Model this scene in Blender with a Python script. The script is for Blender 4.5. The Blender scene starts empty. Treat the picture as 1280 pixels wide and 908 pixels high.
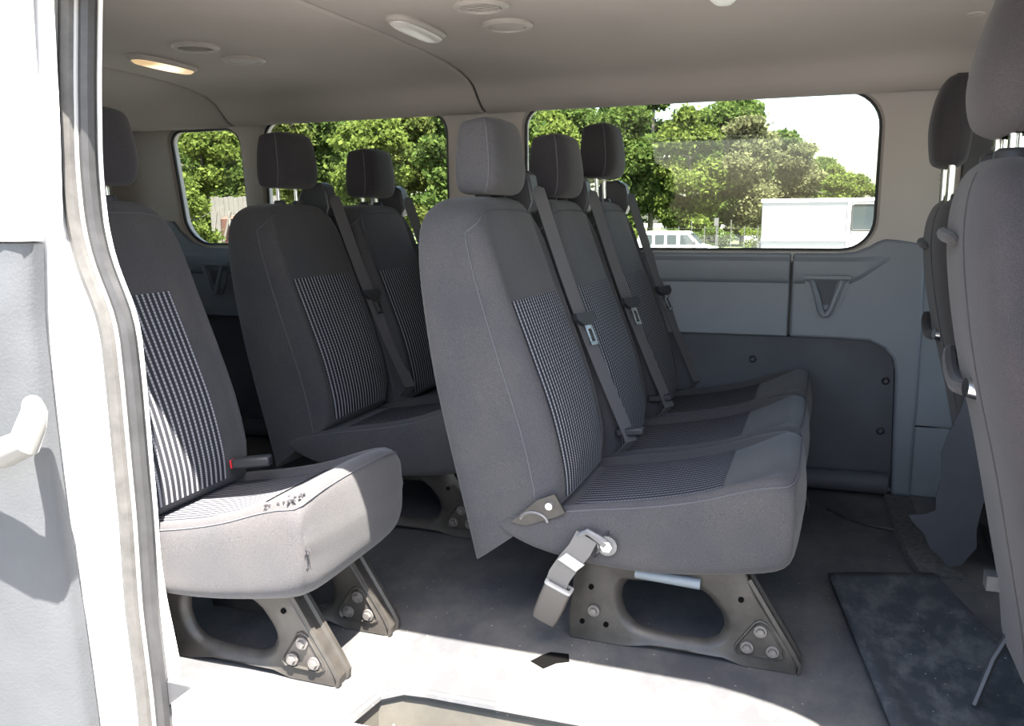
import bpy, bmesh, math, random
import numpy as np
from mathutils import Vector, Matrix
random.seed(7)
SC = bpy.context.scene
COL = SC.collection
rad = math.radians

# ------------------------------------------------------------------ camera
CAM_H, FPX = 0.95, 1050.0
cd = bpy.data.cameras.new('camera')
cam = bpy.data.objects.new('camera', cd)
COL.objects.link(cam)
cd.sensor_fit = 'HORIZONTAL'
cd.sensor_width = 36.0
cd.lens = 36.0 * FPX / 1280.0
cd.clip_end = 500
_y, _p, _r = rad(19.76), rad(9.92), rad(0.487)
fw = Vector((-math.sin(_y) * math.cos(_p), math.cos(_y) * math.cos(_p), -math.sin(_p)))
rt = Vector((math.cos(_y), math.sin(_y), 0))
dn = -rt.cross(fw)
rx = rt * math.cos(_r) + dn * math.sin(_r)
up = -(-rt * math.sin(_r) + dn * math.cos(_r))
M4 = Matrix((rx, up, -fw)).transposed().to_4x4()
M4.translation = (0, 0, CAM_H)
cam.matrix_world = M4
SC.camera = cam

# ------------------------------------------------------------------ world, sun, exposure
w = bpy.data.worlds.new('sky')
SC.world = w
w.use_nodes = True
nt = w.node_tree
bg = nt.nodes['Background']
sk = nt.nodes.new('ShaderNodeTexSky')
sk.sky_type = 'NISHITA'
sk.sun_disc = False
SUN_DIR = Vector((-0.26, 0.335, -1.0)).normalized()      # the way the light travels
sk.sun_elevation = math.asin(-SUN_DIR.z)
sk.sun_rotation = math.atan2(-SUN_DIR.x, -SUN_DIR.y)
sk.air_density = 1.3
sk.dust_density = 3.0
nt.links.new(sk.outputs['Color'], bg.inputs['Color'])
bg.inputs['Strength'].default_value = 0.085
sl = bpy.data.lights.new('sun', 'SUN')
sl.energy = 5.0
sl.angle = rad(0.53)
sl.color = (1.0, 0.94, 0.84)
sun = bpy.data.objects.new('sun', sl)
COL.objects.link(sun)
sun.rotation_euler = SUN_DIR.to_track_quat('-Z', 'Y').to_euler()
sun.location = (1, -2, 6)
vs = SC.view_settings
SC.display_settings.display_device = 'sRGB'
vs.view_transform = 'Standard'
vs.look = 'None'
vs.exposure = 3.3
vs.gamma = 1.0
vs.use_curve_mapping = False
SC.cycles.max_bounces = 10
SC.cycles.diffuse_bounces = 6
SC.cycles.transparent_max_bounces = 12
SC.cycles.sample_clamp_indirect = 6.0
SC.cycles.caustics_reflective = False
SC.cycles.caustics_refractive = False

# ------------------------------------------------------------------ materials
def new_mat(name):
    m = bpy.data.materials.new(name)
    m.use_nodes = True
    return m, m.node_tree.nodes, m.node_tree.links, m.node_tree.nodes['Principled BSDF']

def mat(name, col, rough=0.6, metal=0.0, var=0.0, vscale=8.0, bump=0.0, bscale=200.0, spec=0.5, var2=None, sheen=0.0, obj=True):
    m, N, L, b = new_mat(name)
    b.inputs['Roughness'].default_value = rough
    b.inputs['Metallic'].default_value = metal
    b.inputs['Specular IOR Level'].default_value = spec
    b.inputs['Base Color'].default_value = (*col, 1)
    if sheen:
        b.inputs['Sheen Weight'].default_value = sheen
    tc = N.new('ShaderNodeTexCoord')
    out = tc.outputs['Object']
    if var:
        n = N.new('ShaderNodeTexNoise')
        n.inputs['Scale'].default_value = vscale
        n.inputs['Detail'].default_value = 6
        n.inputs['Roughness'].default_value = 0.65
        L.new(out, n.inputs['Vector'])
        r = N.new('ShaderNodeValToRGB')
        c0 = [max(0, c * (1 - var)) for c in col]
        c1 = var2 if var2 else [min(1, c * (1 + var)) for c in col]
        r.color_ramp.elements[0].color = (*c0, 1)
        r.color_ramp.elements[1].color = (*c1, 1)
        r.color_ramp.elements[0].position = 0.3
        r.color_ramp.elements[1].position = 0.72
        L.new(n.outputs['Fac'], r.inputs['Fac'])
        L.new(r.outputs['Color'], b.inputs['Base Color'])
    if bump:
        n = N.new('ShaderNodeTexNoise')
        n.inputs['Scale'].default_value = bscale
        n.inputs['Detail'].default_value = 3
        L.new(out, n.inputs['Vector'])
        bp = N.new('ShaderNodeBump')
        bp.inputs['Strength'].default_value = bump
        bp.inputs['Distance'].default_value = 0.002
        L.new(n.outputs['Fac'], bp.inputs['Height'])
        L.new(bp.outputs['Normal'], b.inputs['Normal'])
    return m

def fabric(name, col, stain=False):
    """woven seat cloth: fine weave speckle, soft blotches of wear"""
    m, N, L, b = new_mat(name)
    b.inputs['Roughness'].default_value = 0.95
    b.inputs['Specular IOR Level'].default_value = 0.15
    b.inputs['Sheen Weight'].default_value = 0.12
    b.inputs['Sheen Roughness'].default_value = 0.5
    tc = N.new('ShaderNodeTexCoord')
    fine = N.new('ShaderNodeTexNoise')
    fine.inputs['Scale'].default_value = 600
    fine.inputs['Detail'].default_value = 2
    big = N.new('ShaderNodeTexNoise')
    big.inputs['Scale'].default_value = 5
    big.inputs['Detail'].default_value = 5
    L.new(tc.outputs['Object'], fine.inputs['Vector'])
    L.new(tc.outputs['Object'], big.inputs['Vector'])
    r1 = N.new('ShaderNodeValToRGB')
    r1.color_ramp.elements[0].color = (*[c * 0.78 for c in col], 1)
    r1.color_ramp.elements[1].color = (*[c * 1.24 for c in col], 1)
    r1.color_ramp.elements[0].position = 0.35
    r1.color_ramp.elements[1].position = 0.68
    L.new(fine.outputs['Fac'], r1.inputs['Fac'])
    r2 = N.new('ShaderNodeValToRGB')
    r2.color_ramp.elements[0].color = (0.86, 0.87, 0.9, 1)
    r2.color_ramp.elements[1].color = (1.18, 1.13, 1.07, 1)
    r2.color_ramp.elements[0].position = 0.35
    r2.color_ramp.elements[1].position = 0.7
    L.new(big.outputs['Fac'], r2.inputs['Fac'])
    mx = N.new('ShaderNodeMix')
    mx.data_type = 'RGBA'
    mx.blend_type = 'MULTIPLY'
    mx.inputs['Factor'].default_value = 1
    L.new(r1.outputs['Color'], mx.inputs['A'])
    L.new(r2.outputs['Color'], mx.inputs['B'])
    L.new(mx.outputs['Result'], b.inputs['Base Color'])
    bp = N.new('ShaderNodeBump')
    bp.inputs['Strength'].default_value = 0.35
    bp.inputs['Distance'].default_value = 0.0012
    L.new(fine.outputs['Fac'], bp.inputs['Height'])
    # soft creases
    cr = N.new('ShaderNodeTexNoise')
    cr.inputs['Scale'].default_value = 9
    cr.inputs['Detail'].default_value = 2
    cr.inputs['Distortion'].default_value = 0.6
    L.new(tc.outputs['Object'], cr.inputs['Vector'])
    bp2 = N.new('ShaderNodeBump')
    bp2.inputs['Strength'].default_value = 0.06
    bp2.inputs['Distance'].default_value = 0.010
    L.new(cr.outputs['Fac'], bp2.inputs['Height'])
    L.new(bp2.outputs['Normal'], bp.inputs['Normal'])
    L.new(bp.outputs['Normal'], b.inputs['Normal'])
    return m

def striped(name, dark, light, pitch=0.0165, width=0.36):
    """ribbed insert: thin dashed pale lines woven into a dark cloth; UV in metres, stripes run along V"""
    m, N, L, b = new_mat(name)
    b.inputs['Roughness'].default_value = 0.95
    b.inputs['Specular IOR Level'].default_value = 0.15
    uv = N.new('ShaderNodeUVMap')
    sp = N.new('ShaderNodeSeparateXYZ')
    L.new(uv.outputs['UV'], sp.inputs['Vector'])
    def mth(op, a, bb=None):
        n = N.new('ShaderNodeMath')
        n.operation = op
        for i, v in enumerate((a, bb)):
            if v is None:
                continue
            if isinstance(v, (int, float)):
                n.inputs[i].default_value = v
            else:
                L.new(v, n.inputs[i])
        return n.outputs[0]
    fx = mth('FRACT', mth('DIVIDE', sp.outputs['X'], pitch))
    line = mth('LESS_THAN', mth('ABSOLUTE', mth('SUBTRACT', fx, 0.5)), width / 2)
    fy = mth('FRACT', mth('DIVIDE', sp.outputs['Y'], 0.0075))
    dash = mth('LESS_THAN', fy, 0.6)
    fac = mth('MULTIPLY', line, mth('ADD', mth('MULTIPLY', dash, 0.55), 0.45))
    mx = N.new('ShaderNodeMix')
    mx.data_type = 'RGBA'
    L.new(fac, mx.inputs['Factor'])
    mx.inputs['A'].default_value = (*dark, 1)
    mx.inputs['B'].default_value = (*light, 1)
    L.new(mx.outputs['Result'], b.inputs['Base Color'])
    bp = N.new('ShaderNodeBump')
    bp.inputs['Strength'].default_value = 0.5
    bp.inputs['Distance'].default_value = 0.002
    L.new(mth('SINE', mth('MULTIPLY', fx, 6.2832)), bp.inputs['Height'])
    L.new(bp.outputs['Normal'], b.inputs['Normal'])
    return m

M = {}
M['cloth'] = fabric('dark_grey_cloth', (0.054, 0.0530, 0.057))
M['cloth_front'] = fabric('mauve_grey_cloth', (0.050, 0.045, 0.048))
M['cloth_dark'] = fabric('headrest_cloth', (0.033, 0.031, 0.036))
M['stripe'] = striped('striped_cloth', (0.032, 0.033, 0.040), (0.24, 0.24, 0.265))
M['stitch'] = mat('seam_thread', (0.088, 0.087, 0.095), 0.95, spec=0.1)
M['tear'] = mat('torn_foam', (0.20, 0.17, 0.13), 0.95, var=0.4, vscale=60)
M['black_plastic'] = mat('black_plastic', (0.028, 0.028, 0.032), 0.45, bump=0.1)
M['belt'] = mat('belt_webbing', (0.085, 0.081, 0.086), 0.7, bump=0.3, bscale=500)
M['belt_tan'] = mat('belt_webbing_pale', (0.12, 0.112, 0.105), 0.75, bump=0.3, bscale=500)
M['buckle_tan'] = mat('buckle_brown_plastic', (0.070, 0.062, 0.055), 0.5)
M['red'] = mat('red_button', (0.65, 0.02, 0.03), 0.4)
M['chrome'] = mat('chrome', (0.75, 0.75, 0.76), 0.22, 1.0)
M['zinc'] = mat('zinc_steel', (0.15, 0.15, 0.155), 0.5, 0.6, var=0.2, vscale=30)
M['bolt'] = mat('bolt_steel', (0.16, 0.15, 0.145), 0.5, 0.6, var=0.25, vscale=60)
M['leg'] = mat('leg_paint', (0.033, 0.030, 0.027), 0.42, 0.0, var=0.35, vscale=18, bump=0.05, spec=0.4)
M['tube_blue'] = mat('grey_tube', (0.13, 0.15, 0.17), 0.5)
M['headliner'] = mat('headliner_cloth', (0.38, 0.348, 0.322), 0.95, var=0.04, vscale=2.0, bump=0.15, bscale=350, spec=0.1)
M['pillar'] = mat('beige_plastic', (0.40, 0.372, 0.345), 0.7, bump=0.08, bscale=400, spec=0.3)
M['grey_trim'] = mat('grey_blue_plastic', (0.150, 0.165, 0.190), 0.55, var=0.06, vscale=3, bump=0.1, bscale=350)
M['dark_panel'] = mat('dark_hardboard', (0.058, 0.062, 0.074), 0.7, var=0.15, vscale=5, bump=0.1)
M['cab_trim'] = mat('cab_pillar_plastic', (0.165, 0.182, 0.208), 0.6, var=0.05, vscale=3)
M['white_paint'] = mat('white_car_paint', (0.78, 0.78, 0.79), 0.25, spec=0.5)
M['rubber'] = mat('grey_rubber', (0.060, 0.058, 0.056), 0.7, var=0.3, vscale=25, bump=0.1)
M['rubber_dark'] = mat('black_rubber', (0.026, 0.026, 0.028), 0.55, var=0.3, vscale=25)
M['rubber_lip'] = mat('pale_rubber_lip', (0.26, 0.26, 0.26), 0.5)
M['door_trim'] = mat('grey_grained_plastic', (0.052, 0.056, 0.062), 0.6, var=0.12, vscale=6, bump=0.35, bscale=160)
M['door_handle'] = mat('pale_handle_plastic', (0.15, 0.15, 0.145), 0.45)
M['rail'] = mat('step_steel', (0.5, 0.5, 0.5), 0.4, 0.6)
M['lamp_plastic'] = mat('lamp_white_plastic', (0.52, 0.50, 0.48), 0.4)
M['vent'] = mat('vent_plastic', (0.33, 0.305, 0.28), 0.6)
M['vent_dark'] = mat('vent_hollow', (0.03, 0.03, 0.03), 0.8)
M['carpet'] = mat('grey_carpet', (0.070, 0.070, 0.070), 1.0, var=0.5, vscale=60, bump=0.8, bscale=500)
M['mat_plastic'] = None
M['sheet'] = mat('torn_black_lining', (0.030, 0.032, 0.040), 0.8, var=0.2, vscale=8)
M['asphalt'] = mat('asphalt', (0.19, 0.185, 0.18), 0.9, var=0.15, vscale=3)
M['grass'] = mat('grass_verge', (0.06, 0.09, 0.03), 1.0, var=0.4, vscale=2)
M['van_white'] = mat('vehicle_white', (0.80, 0.80, 0.80), 0.3)
M['van_grey'] = mat('vehicle_grey', (0.24, 0.245, 0.25), 0.5)
M['tyre'] = mat('tyre', (0.03, 0.03, 0.03), 0.8)
M['wood_pale'] = mat('weathered_boards', (0.11, 0.10, 0.09), 0.9, var=0.2, vscale=4)
M['rust'] = mat('rust_red', (0.085, 0.034, 0.022), 0.8, var=0.3, vscale=5)
M['post'] = mat('galvanised_post', (0.075, 0.075, 0.072), 0.7)
M['bark'] = mat('bark', (0.085, 0.072, 0.062), 0.95, var=0.4, vscale=4)

def floor_mat(name, base, dust, scale=3.2, dust_lo=0.5, dust_hi=0.8):
    m, N, L, b = new_mat(name)
    b.inputs['Roughness'].default_value = 0.62
    b.inputs['Specular IOR Level'].default_value = 0.35
    tc = N.new('ShaderNodeTexCoord')
    n1 = N.new('ShaderNodeTexNoise')
    n1.inputs['Scale'].default_value = scale
    n1.inputs['Detail'].default_value = 9
    n1.inputs['Roughness'].default_value = 0.72
    mp = N.new('ShaderNodeMapping')
    mp.inputs['Scale'].default_value = (1, 0.6, 1)
    L.new(tc.outputs['Object'], mp.inputs['Vector'])
    L.new(mp.outputs['Vector'], n1.inputs['Vector'])
    r = N.new('ShaderNodeValToRGB')
    r.color_ramp.elements[0].color = (*base, 1)
    r.color_ramp.elements[1].color = (*dust, 1)
    r.color_ramp.elements[0].position = dust_lo
    r.color_ramp.elements[1].position = dust_hi
    L.new(n1.outputs['Fac'], r.inputs['Fac'])
    # crumbs
    v = N.new('ShaderNodeTexVoronoi')
    v.inputs['Scale'].default_value = 55
    L.new(tc.outputs['Object'], v.inputs['Vector'])
    n2 = N.new('ShaderNodeTexNoise')
    n2.inputs['Scale'].default_value = 2.3
    n2.inputs['Detail'].default_value = 3
    L.new(tc.outputs['Object'], n2.inputs['Vector'])
    thr = N.new('ShaderNodeMath')
    thr.operation = 'MULTIPLY'
    thr.inputs[1].default_value = 0.22
    L.new(n2.outputs['Fac'], thr.inputs[0])
    sepc = N.new('ShaderNodeSeparateColor')
    L.new(v.outputs['Color'], sepc.inputs['Color'])
    pick = N.new('ShaderNodeMath')
    pick.operation = 'LESS_THAN'
    L.new(sepc.outputs[0], pick.inputs[0])
    pick.inputs[1].default_value = 0.26
    ls = N.new('ShaderNodeMath')
    ls.operation = 'LESS_THAN'
    L.new(v.outputs['Distance'], ls.inputs[0])
    L.new(thr.outputs[0], ls.inputs[1])
    an = N.new('ShaderNodeMath')
    an.operation = 'MULTIPLY'
    L.new(pick.outputs[0], an.inputs[0])
    L.new(ls.outputs[0], an.inputs[1])
    mx = N.new('ShaderNodeMix')
    mx.data_type = 'RGBA'
    L.new(an.outputs[0], mx.inputs['Factor'])
    L.new(r.outputs['Color'], mx.inputs['A'])
    mx.inputs['B'].default_value = (0.24, 0.23, 0.22, 1)
    L.new(mx.outputs['Result'], b.inputs['Base Color'])
    bp = N.new('ShaderNodeBump')
    bp.inputs['Strength'].default_value = 0.2
    bp.inputs['Distance'].default_value = 0.003
    L.new(n1.outputs['Fac'], bp.inputs['Height'])
    L.new(bp.outputs['Normal'], b.inputs['Normal'])
    return m
M['floor'] = floor_mat('dark_vinyl_floor', (0.055, 0.056, 0.061), (0.15, 0.142, 0.130), dust_lo=0.44, dust_hi=0.78)
M['riser'] = floor_mat('scuffed_step_plastic', (0.050, 0.048, 0.043), (0.088, 0.082, 0.070), dust_lo=0.35, dust_hi=0.65)
M['mat_plastic'] = floor_mat('scuffed_black_plastic', (0.034, 0.038, 0.045), (0.15, 0.15, 0.145), scale=16, dust_lo=0.46, dust_hi=0.80)
M['grey_slot'] = mat('slot_plastic', (0.045, 0.047, 0.052), 0.6)
M['hole_and_shadow'] = mat('hole_and_shadow_black', (0.004, 0.004, 0.004), 1.0, spec=0.0)  # near-black for the bolt holes and the painted floor shadow
M['rim'] = mat('buckle_rim_plastic', (0.32, 0.31, 0.30), 0.5)

def glass_mat(name, tint):
    m = bpy.data.materials.new(name)
    m.use_nodes = True
    N, L = m.node_tree.nodes, m.node_tree.links
    N.clear()
    o = N.new('ShaderNodeOutputMaterial')
    t = N.new('ShaderNodeBsdfTransparent')
    t.inputs['Color'].default_value = (*tint, 1)
    g = N.new('ShaderNodeBsdfGlossy')
    g.inputs['Roughness'].default_value = 0.02
    f = N.new('ShaderNodeFresnel')
    f.inputs['IOR'].default_value = 1.45
    mx = N.new('ShaderNodeMixShader')
    L.new(f.outputs[0], mx.inputs[0])
    L.new(t.outputs[0], mx.inputs[1])
    L.new(g.outputs[0], mx.inputs[2])
    L.new(mx.outputs[0], o.inputs['Surface'])
    return m
M['glass'] = glass_mat('tinted_window_glass', (0.90, 0.93, 0.90))
M['far_glass'] = mat('dark_vehicle_glass', (0.03, 0.04, 0.045), 0.08, spec=0.7)

def leaf_mat(name, c0, c1):
    m = bpy.data.materials.new(name)
    m.use_nodes = True
    N, L = m.node_tree.nodes, m.node_tree.links
    N.clear()
    o = N.new('ShaderNodeOutputMaterial')
    d = N.new('ShaderNodeBsdfDiffuse')
    t = N.new('ShaderNodeBsdfTranslucent')
    gi = N.new('ShaderNodeNewGeometry')
    r = N.new('ShaderNodeValToRGB')
    r.color_ramp.elements[0].color = (*c0, 1)
    r.color_ramp.elements[1].color = (*c1, 1)
    L.new(gi.outputs['Random Per Island'], r.inputs['Fac'])
    L.new(r.outputs['Color'], d.inputs['Color'])
    L.new(r.outputs['Color'], t.inputs['Color'])
    mx = N.new('ShaderNodeMixShader')
    mx.inputs[0].default_value = 0.48
    L.new(d.outputs[0], mx.inputs[1])
    L.new(t.outputs[0], mx.inputs[2])
    L.new(mx.outputs[0], o.inputs['Surface'])
    return m
M['leaf_bright'] = leaf_mat('fresh_leaves', (0.062, 0.090, 0.018), (0.135, 0.168, 0.044))
M['leaf_mid'] = leaf_mat('mid_green_leaves', (0.040, 0.068, 0.018), (0.096, 0.130, 0.036))
M['leaf_pine'] = leaf_mat('pine_needles', (0.050, 0.070, 0.018), (0.120, 0.138, 0.040))
M['leaf_dull'] = leaf_mat('dusty_leaves', (0.085, 0.094, 0.044), (0.155, 0.156, 0.080))

def emit_mat(name, col, s):
    m, N, L, b = new_mat(name)
    b.inputs['Base Color'].default_value = (0.8, 0.7, 0.55, 1)
    tc = N.new('ShaderNodeTexCoord')
    gr = N.new('ShaderNodeTexGradient')
    gr.gradient_type = 'SPHERICAL'
    mp = N.new('ShaderNodeMapping')
    mp.inputs['Scale'].default_value = (18, 11, 18)
    L.new(tc.outputs['Object'], mp.inputs['Vector'])
    L.new(mp.outputs['Vector'], gr.inputs['Vector'])
    r = N.new('ShaderNodeValToRGB')
    r.color_ramp.elements[0].color = (*[c * s * 0.45 for c in col], 1)
    r.color_ramp.elements[1].color = (s * 3, s * 2.4, s * 1.6, 1)
    L.new(gr.outputs['Fac'], r.inputs['Fac'])
    L.new(r.outputs['Color'], b.inputs['Emission Color'])
    b.inputs['Emission Strength'].default_value = 1.0
    return m
M['lamp_on'] = emit_mat('lit_lamp_lens', (1.0, 0.62, 0.25), 0.13)

# ------------------------------------------------------------------ mesh helpers
class MB:
    def __init__(s):
        s.v, s.f, s.uv = [], [], None
    def add(s, vs_, fs):
        b = len(s.v)
        s.v += [tuple(p) for p in vs_]
        s.f += [tuple(i + b for i in f) for f in fs]
        return s
    def box(s, c, d, rot=None):
        hx, hy, hz = d[0] / 2, d[1] / 2, d[2] / 2
        p = [Vector((x, y, z)) for x in (-hx, hx) for y in (-hy, hy) for z in (-hz, hz)]
        if rot is not None:
            R = rot if isinstance(rot, Matrix) else Matrix.Rotation(rot[1], 3, rot[0])
            p = [R @ q for q in p]
        p = [q + Vector(c) for q in p]
        return s.add(p, [(0, 1, 3, 2), (4, 6, 7, 5), (0, 4, 5, 1), (2, 3, 7, 6), (0, 2, 6, 4), (1, 5, 7, 3)])
    def tube(s, path, r, n=8, cap=True):
        P = [Vector(p) for p in path]
        rs = r if isinstance(r, (list, tuple)) else [r] * len(P)
        T = [(P[min(i + 1, len(P) - 1)] - P[max(i - 1, 0)]).normalized() for i in range(len(P))]
        a = Vector((0, 0, 1)) if abs(T[0].z) < 0.9 else Vector((1, 0, 0))
        u = T[0].cross(a).normalized()
        vs_, fs = [], []
        for i, p in enumerate(P):
            u = (u - T[i] * u.dot(T[i])).normalized()
            q = T[i].cross(u)
            for k in range(n):
                t = 2 * math.pi * k / n
                vs_.append(p + (u * math.cos(t) + q * math.sin(t)) * rs[i])
        for i in range(len(P) - 1):
            for k in range(n):
                fs.append((i * n + k, i * n + (k + 1) % n, (i + 1) * n + (k + 1) % n, (i + 1) * n + k))
        if cap:
            fs.append(tuple(range(n - 1, -1, -1)))
            fs.append(tuple((len(P) - 1) * n + k for k in range(n)))
        return s.add(vs_, fs)
    def loft(s, rings, cap=True, closed=True):
        n = len(rings[0])
        vs_ = [p for r_ in rings for p in r_]
        fs = []
        for i in range(len(rings) - 1):
            for k in range(n if closed else n - 1):
                fs.append((i * n + k, i * n + (k + 1) % n, (i + 1) * n + (k + 1) % n, (i + 1) * n + k))
        if cap:
            fs.append(tuple(range(n - 1, -1, -1)))
            fs.append(tuple((len(rings) - 1) * n + k for k in range(n)))
        return s.add(vs_, fs)
    def prism(s, poly, axis, a, b):
        """polygon of 2-D points extruded along an axis: 'y' -> (x, z), 'z' -> (x, y), 'x' -> (y, z)"""
        def P(p, t):
            return {'y': (p[0], t, p[1]), 'z': (p[0], p[1], t), 'x': (t, p[0], p[1])}[axis]
        n = len(poly)
        vs_ = [P(p, a) for p in poly] + [P(p, b) for p in poly]
        fs = [tuple(range(n)), tuple(range(2 * n - 1, n - 1, -1))]
        fs += [(k, (k + 1) % n, n + (k + 1) % n, n + k) for k in range(n)]
        return s.add(vs_, fs)
    def disc(s, c, r, h, axis='y', n=16, r2=None):
        c = Vector(c)
        d = {'x': Vector((1, 0, 0)), 'y': Vector((0, 1, 0)), 'z': Vector((0, 0, 1))}[axis]
        return s.tube([c - d * h / 2, c + d * h / 2], [r, r if r2 is None else r2], n)
    def mesh(s, name, angle=35, smooth=True):
        me = bpy.data.meshes.new(name)
        me.from_pydata(s.v, [], s.f)
        bm = bmesh.new()
        bm.from_mesh(me)
        bmesh.ops.recalc_face_normals(bm, faces=bm.faces)
        bm.to_mesh(me)
        bm.free()
        if smooth:
            me.polygons.foreach_set('use_smooth', [True] * len(me.polygons))
            me.set_sharp_from_angle(angle=rad(angle))
        return me

def obj(name, mb, m, parent=None, loc=(0, 0, 0), bevel=0.0, angle=35, rot=None, kind=None, seg=2, smooth=True):
    me = mb if isinstance(mb, bpy.types.Mesh) else mb.mesh(name, angle, smooth)
    if m is not None and not me.materials:
        me.materials.append(m)
    o = bpy.data.objects.new(name, me)
    COL.objects.link(o)
    o.location = loc
    if rot:
        o.rotation_euler = rot
    if parent is not None:
        o.parent = parent
    if bevel:
        bv = o.modifiers.new('bevel', 'BEVEL')
        bv.width = bevel
        bv.segments = seg
        bv.limit_method = 'ANGLE'
        bv.angle_limit = rad(40)
        bv.harden_normals = False
    if kind:
        o['kind'] = kind
    return o

def tag(o, label, cat, group=None):
    o['label'] = label
    o['category'] = cat
    if group:
        o['group'] = group
    return o

def thing(name, label, cat, loc=(0, 0, 0), rz=0, group=None):
    o = bpy.data.objects.new(name, None)
    COL.objects.link(o)
    o.empty_display_size = 0.1
    o.location = loc
    o.rotation_euler = (0, 0, rz)
    return tag(o, label, cat, group)

def struct(name, mb, m, **k):
    return obj(name, mb, m, kind='structure', **k)

def rrect(x0, x1, z0, z1, r, n=8):
    """rounded rectangle, r = (bl, br, tr, tl)"""
    if not isinstance(r, (tuple, list)):
        r = (r,) * 4
    out = []
    for (cx, cz, a, q) in ((x0 + r[0], z0 + r[0], 180, r[0]), (x1 - r[1], z0 + r[1], 270, r[1]), (x1 - r[2], z1 - r[2], 0, r[2]), (x0 + r[3], z1 - r[3], 90, r[3])):
        for k in range(n + 1):
            t = rad(a + 90 * k / n)
            out.append((cx + q * math.cos(t), cz + q * math.sin(t)))
    return out

def lerp(a, b, t):
    return a + (b - a) * t

def interp(tab, t, i):
    """smooth (Catmull) interpolation of column i of rows at parameter t in row units"""
    k = min(int(t), len(tab) - 2)
    u = t - k
    p0 = tab[max(k - 1, 0)][i]; p1 = tab[k][i]; p2 = tab[k + 1][i]; p3 = tab[min(k + 2, len(tab) - 1)][i]
    return 0.5 * ((2 * p1) + (-p0 + p2) * u + (2 * p0 - 5 * p1 + 4 * p2 - p3) * u * u + (-p0 + 3 * p1 - 3 * p2 + p3) * u ** 3)

def superring(n, e):
    out = []
    for k in range(n):
        t = 2 * math.pi * (k + 0.5) / n
        c, s_ = math.cos(t), math.sin(t)
        out.append((math.copysign(abs(c) ** (2 / e), c), math.copysign(abs(s_) ** (2 / e), s_)))
    return out

def sstep(a, b, x):
    t = max(0, min(1, (x - a) / (b - a)))
    return t * t * (3 - 2 * t)

# ------------------------------------------------------------------ van shell
WY = 3.06            # far side wall
DY = 1.27            # plane of the side-door opening

# floor with the entry step cut into its near edge
fm = MB()
fm.prism([(-3.0, 1.27), (-0.80, 1.27), (-0.785, 1.37), (-0.745, 1.405), (-0.69, 1.412), (0.25, 1.435), (0.31, 1.38), (0.33, 1.27), (1.45, 1.27), (1.45, 3.06), (-3.0, 3.06)], 'z', -0.05, 0.0)
floor = struct('floor', fm, M['floor'])
rm = MB()
st = [(-0.80, 1.27), (-0.785, 1.37), (-0.745, 1.405), (-0.69, 1.412), (0.25, 1.435), (0.31, 1.38), (0.33, 1.27)]
ins = [(-0.80, 1.10), (0.33, 1.10)]
top = [(x, y, -0.012) for x, y in st]
bot = [(x * 0.985, y - 0.03, -0.24) for x, y in st]
rm.loft([top, bot], cap=False, closed=False)
obj('step_riser', rm, M['riser'], floor)
tm = MB()
tm.prism([(-0.80, 1.10), (0.33, 1.10)] + [(x * 0.985, y - 0.03) for x, y in st[::-1]], 'z', -0.27, -0.24)
obj('step_tread', tm, M['riser'], floor)
em = MB()
em.tube([(x, y, -0.006) for x, y in st], 0.010, 8)
obj('step_edge_trim', em, M['floor'], floor)
sm = MB()
sm.prism(rrect(-0.86, -0.80, 1.27, 1.37, 0.01, 3), 'z', 0.0, 0.006)
# shadow put in as a thin near-black patch under the hanging buckle
shadow_patch = MB()
shadow_patch.prism([(-0.44, 1.52), (-0.405, 1.50), (-0.385, 1.53), (-0.36, 1.545), (-0.37, 1.575), (-0.41, 1.57), (-0.425, 1.55)], 'z', 0.0005, 0.0015)

# ceiling: three headliner panels with open joints, one outer roof skin
prof = [(1.31, 1.380), (1.36, 1.398), (1.44, 1.418), (1.55, 1.432), (1.70, 1.443), (2.15, 1.447), (2.45, 1.444), (2.60, 1.438), (2.70, 1.428), (2.78, 1.412), (2.83, 1.392), (2.865, 1.36), (2.895, 1.335), (2.925, 1.322), (2.945, 1.318), (2.958, 1.321), (2.975, 1.330), (3.04, 1.338)]
cm = MB()
roof = [(1.165, 1.378), (1.18, 1.44), (1.32, 1.478), (1.6, 1.505), (2.15, 1.515), (2.7, 1.505), (2.95, 1.475), (3.05, 1.44), (3.085, 1.385)]
rings = []
for x in (-3.05, 1.5):
    rings.append([(x, y, z) for y, z in roof] + [(x, y + (0.02 if y < 2 else -0.02) * (1 if abs(y - 2.15) > 0.7 else 0), z - 0.018) for y, z in roof[::-1]])
cm.loft(rings)
ceil = struct('ceiling', cm, M['white_paint'])
for x0, x1 in ((-3.0, -2.2545), (-2.2455, -1.1565), (-1.1475, 1.45)):
    pm = MB()
    e = 0.012
    rows = []
    for x, d in ((x0, 0.022), (x0, 0.006), (x0 + e * 0.4, 0.0015), (x0 + e, 0), (x1 - e, 0), (x1 - e * 0.4, 0.0015), (x1, 0.006), (x1, 0.022)):
        rows.append([(x, 2.15 + (y - 2.15) * (1 + d * 0.4), z + d) for y, z in prof])
    pm.loft(rows, cap=False, closed=False)
    obj('headliner_panel', pm, M['headliner'], ceil)

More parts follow.
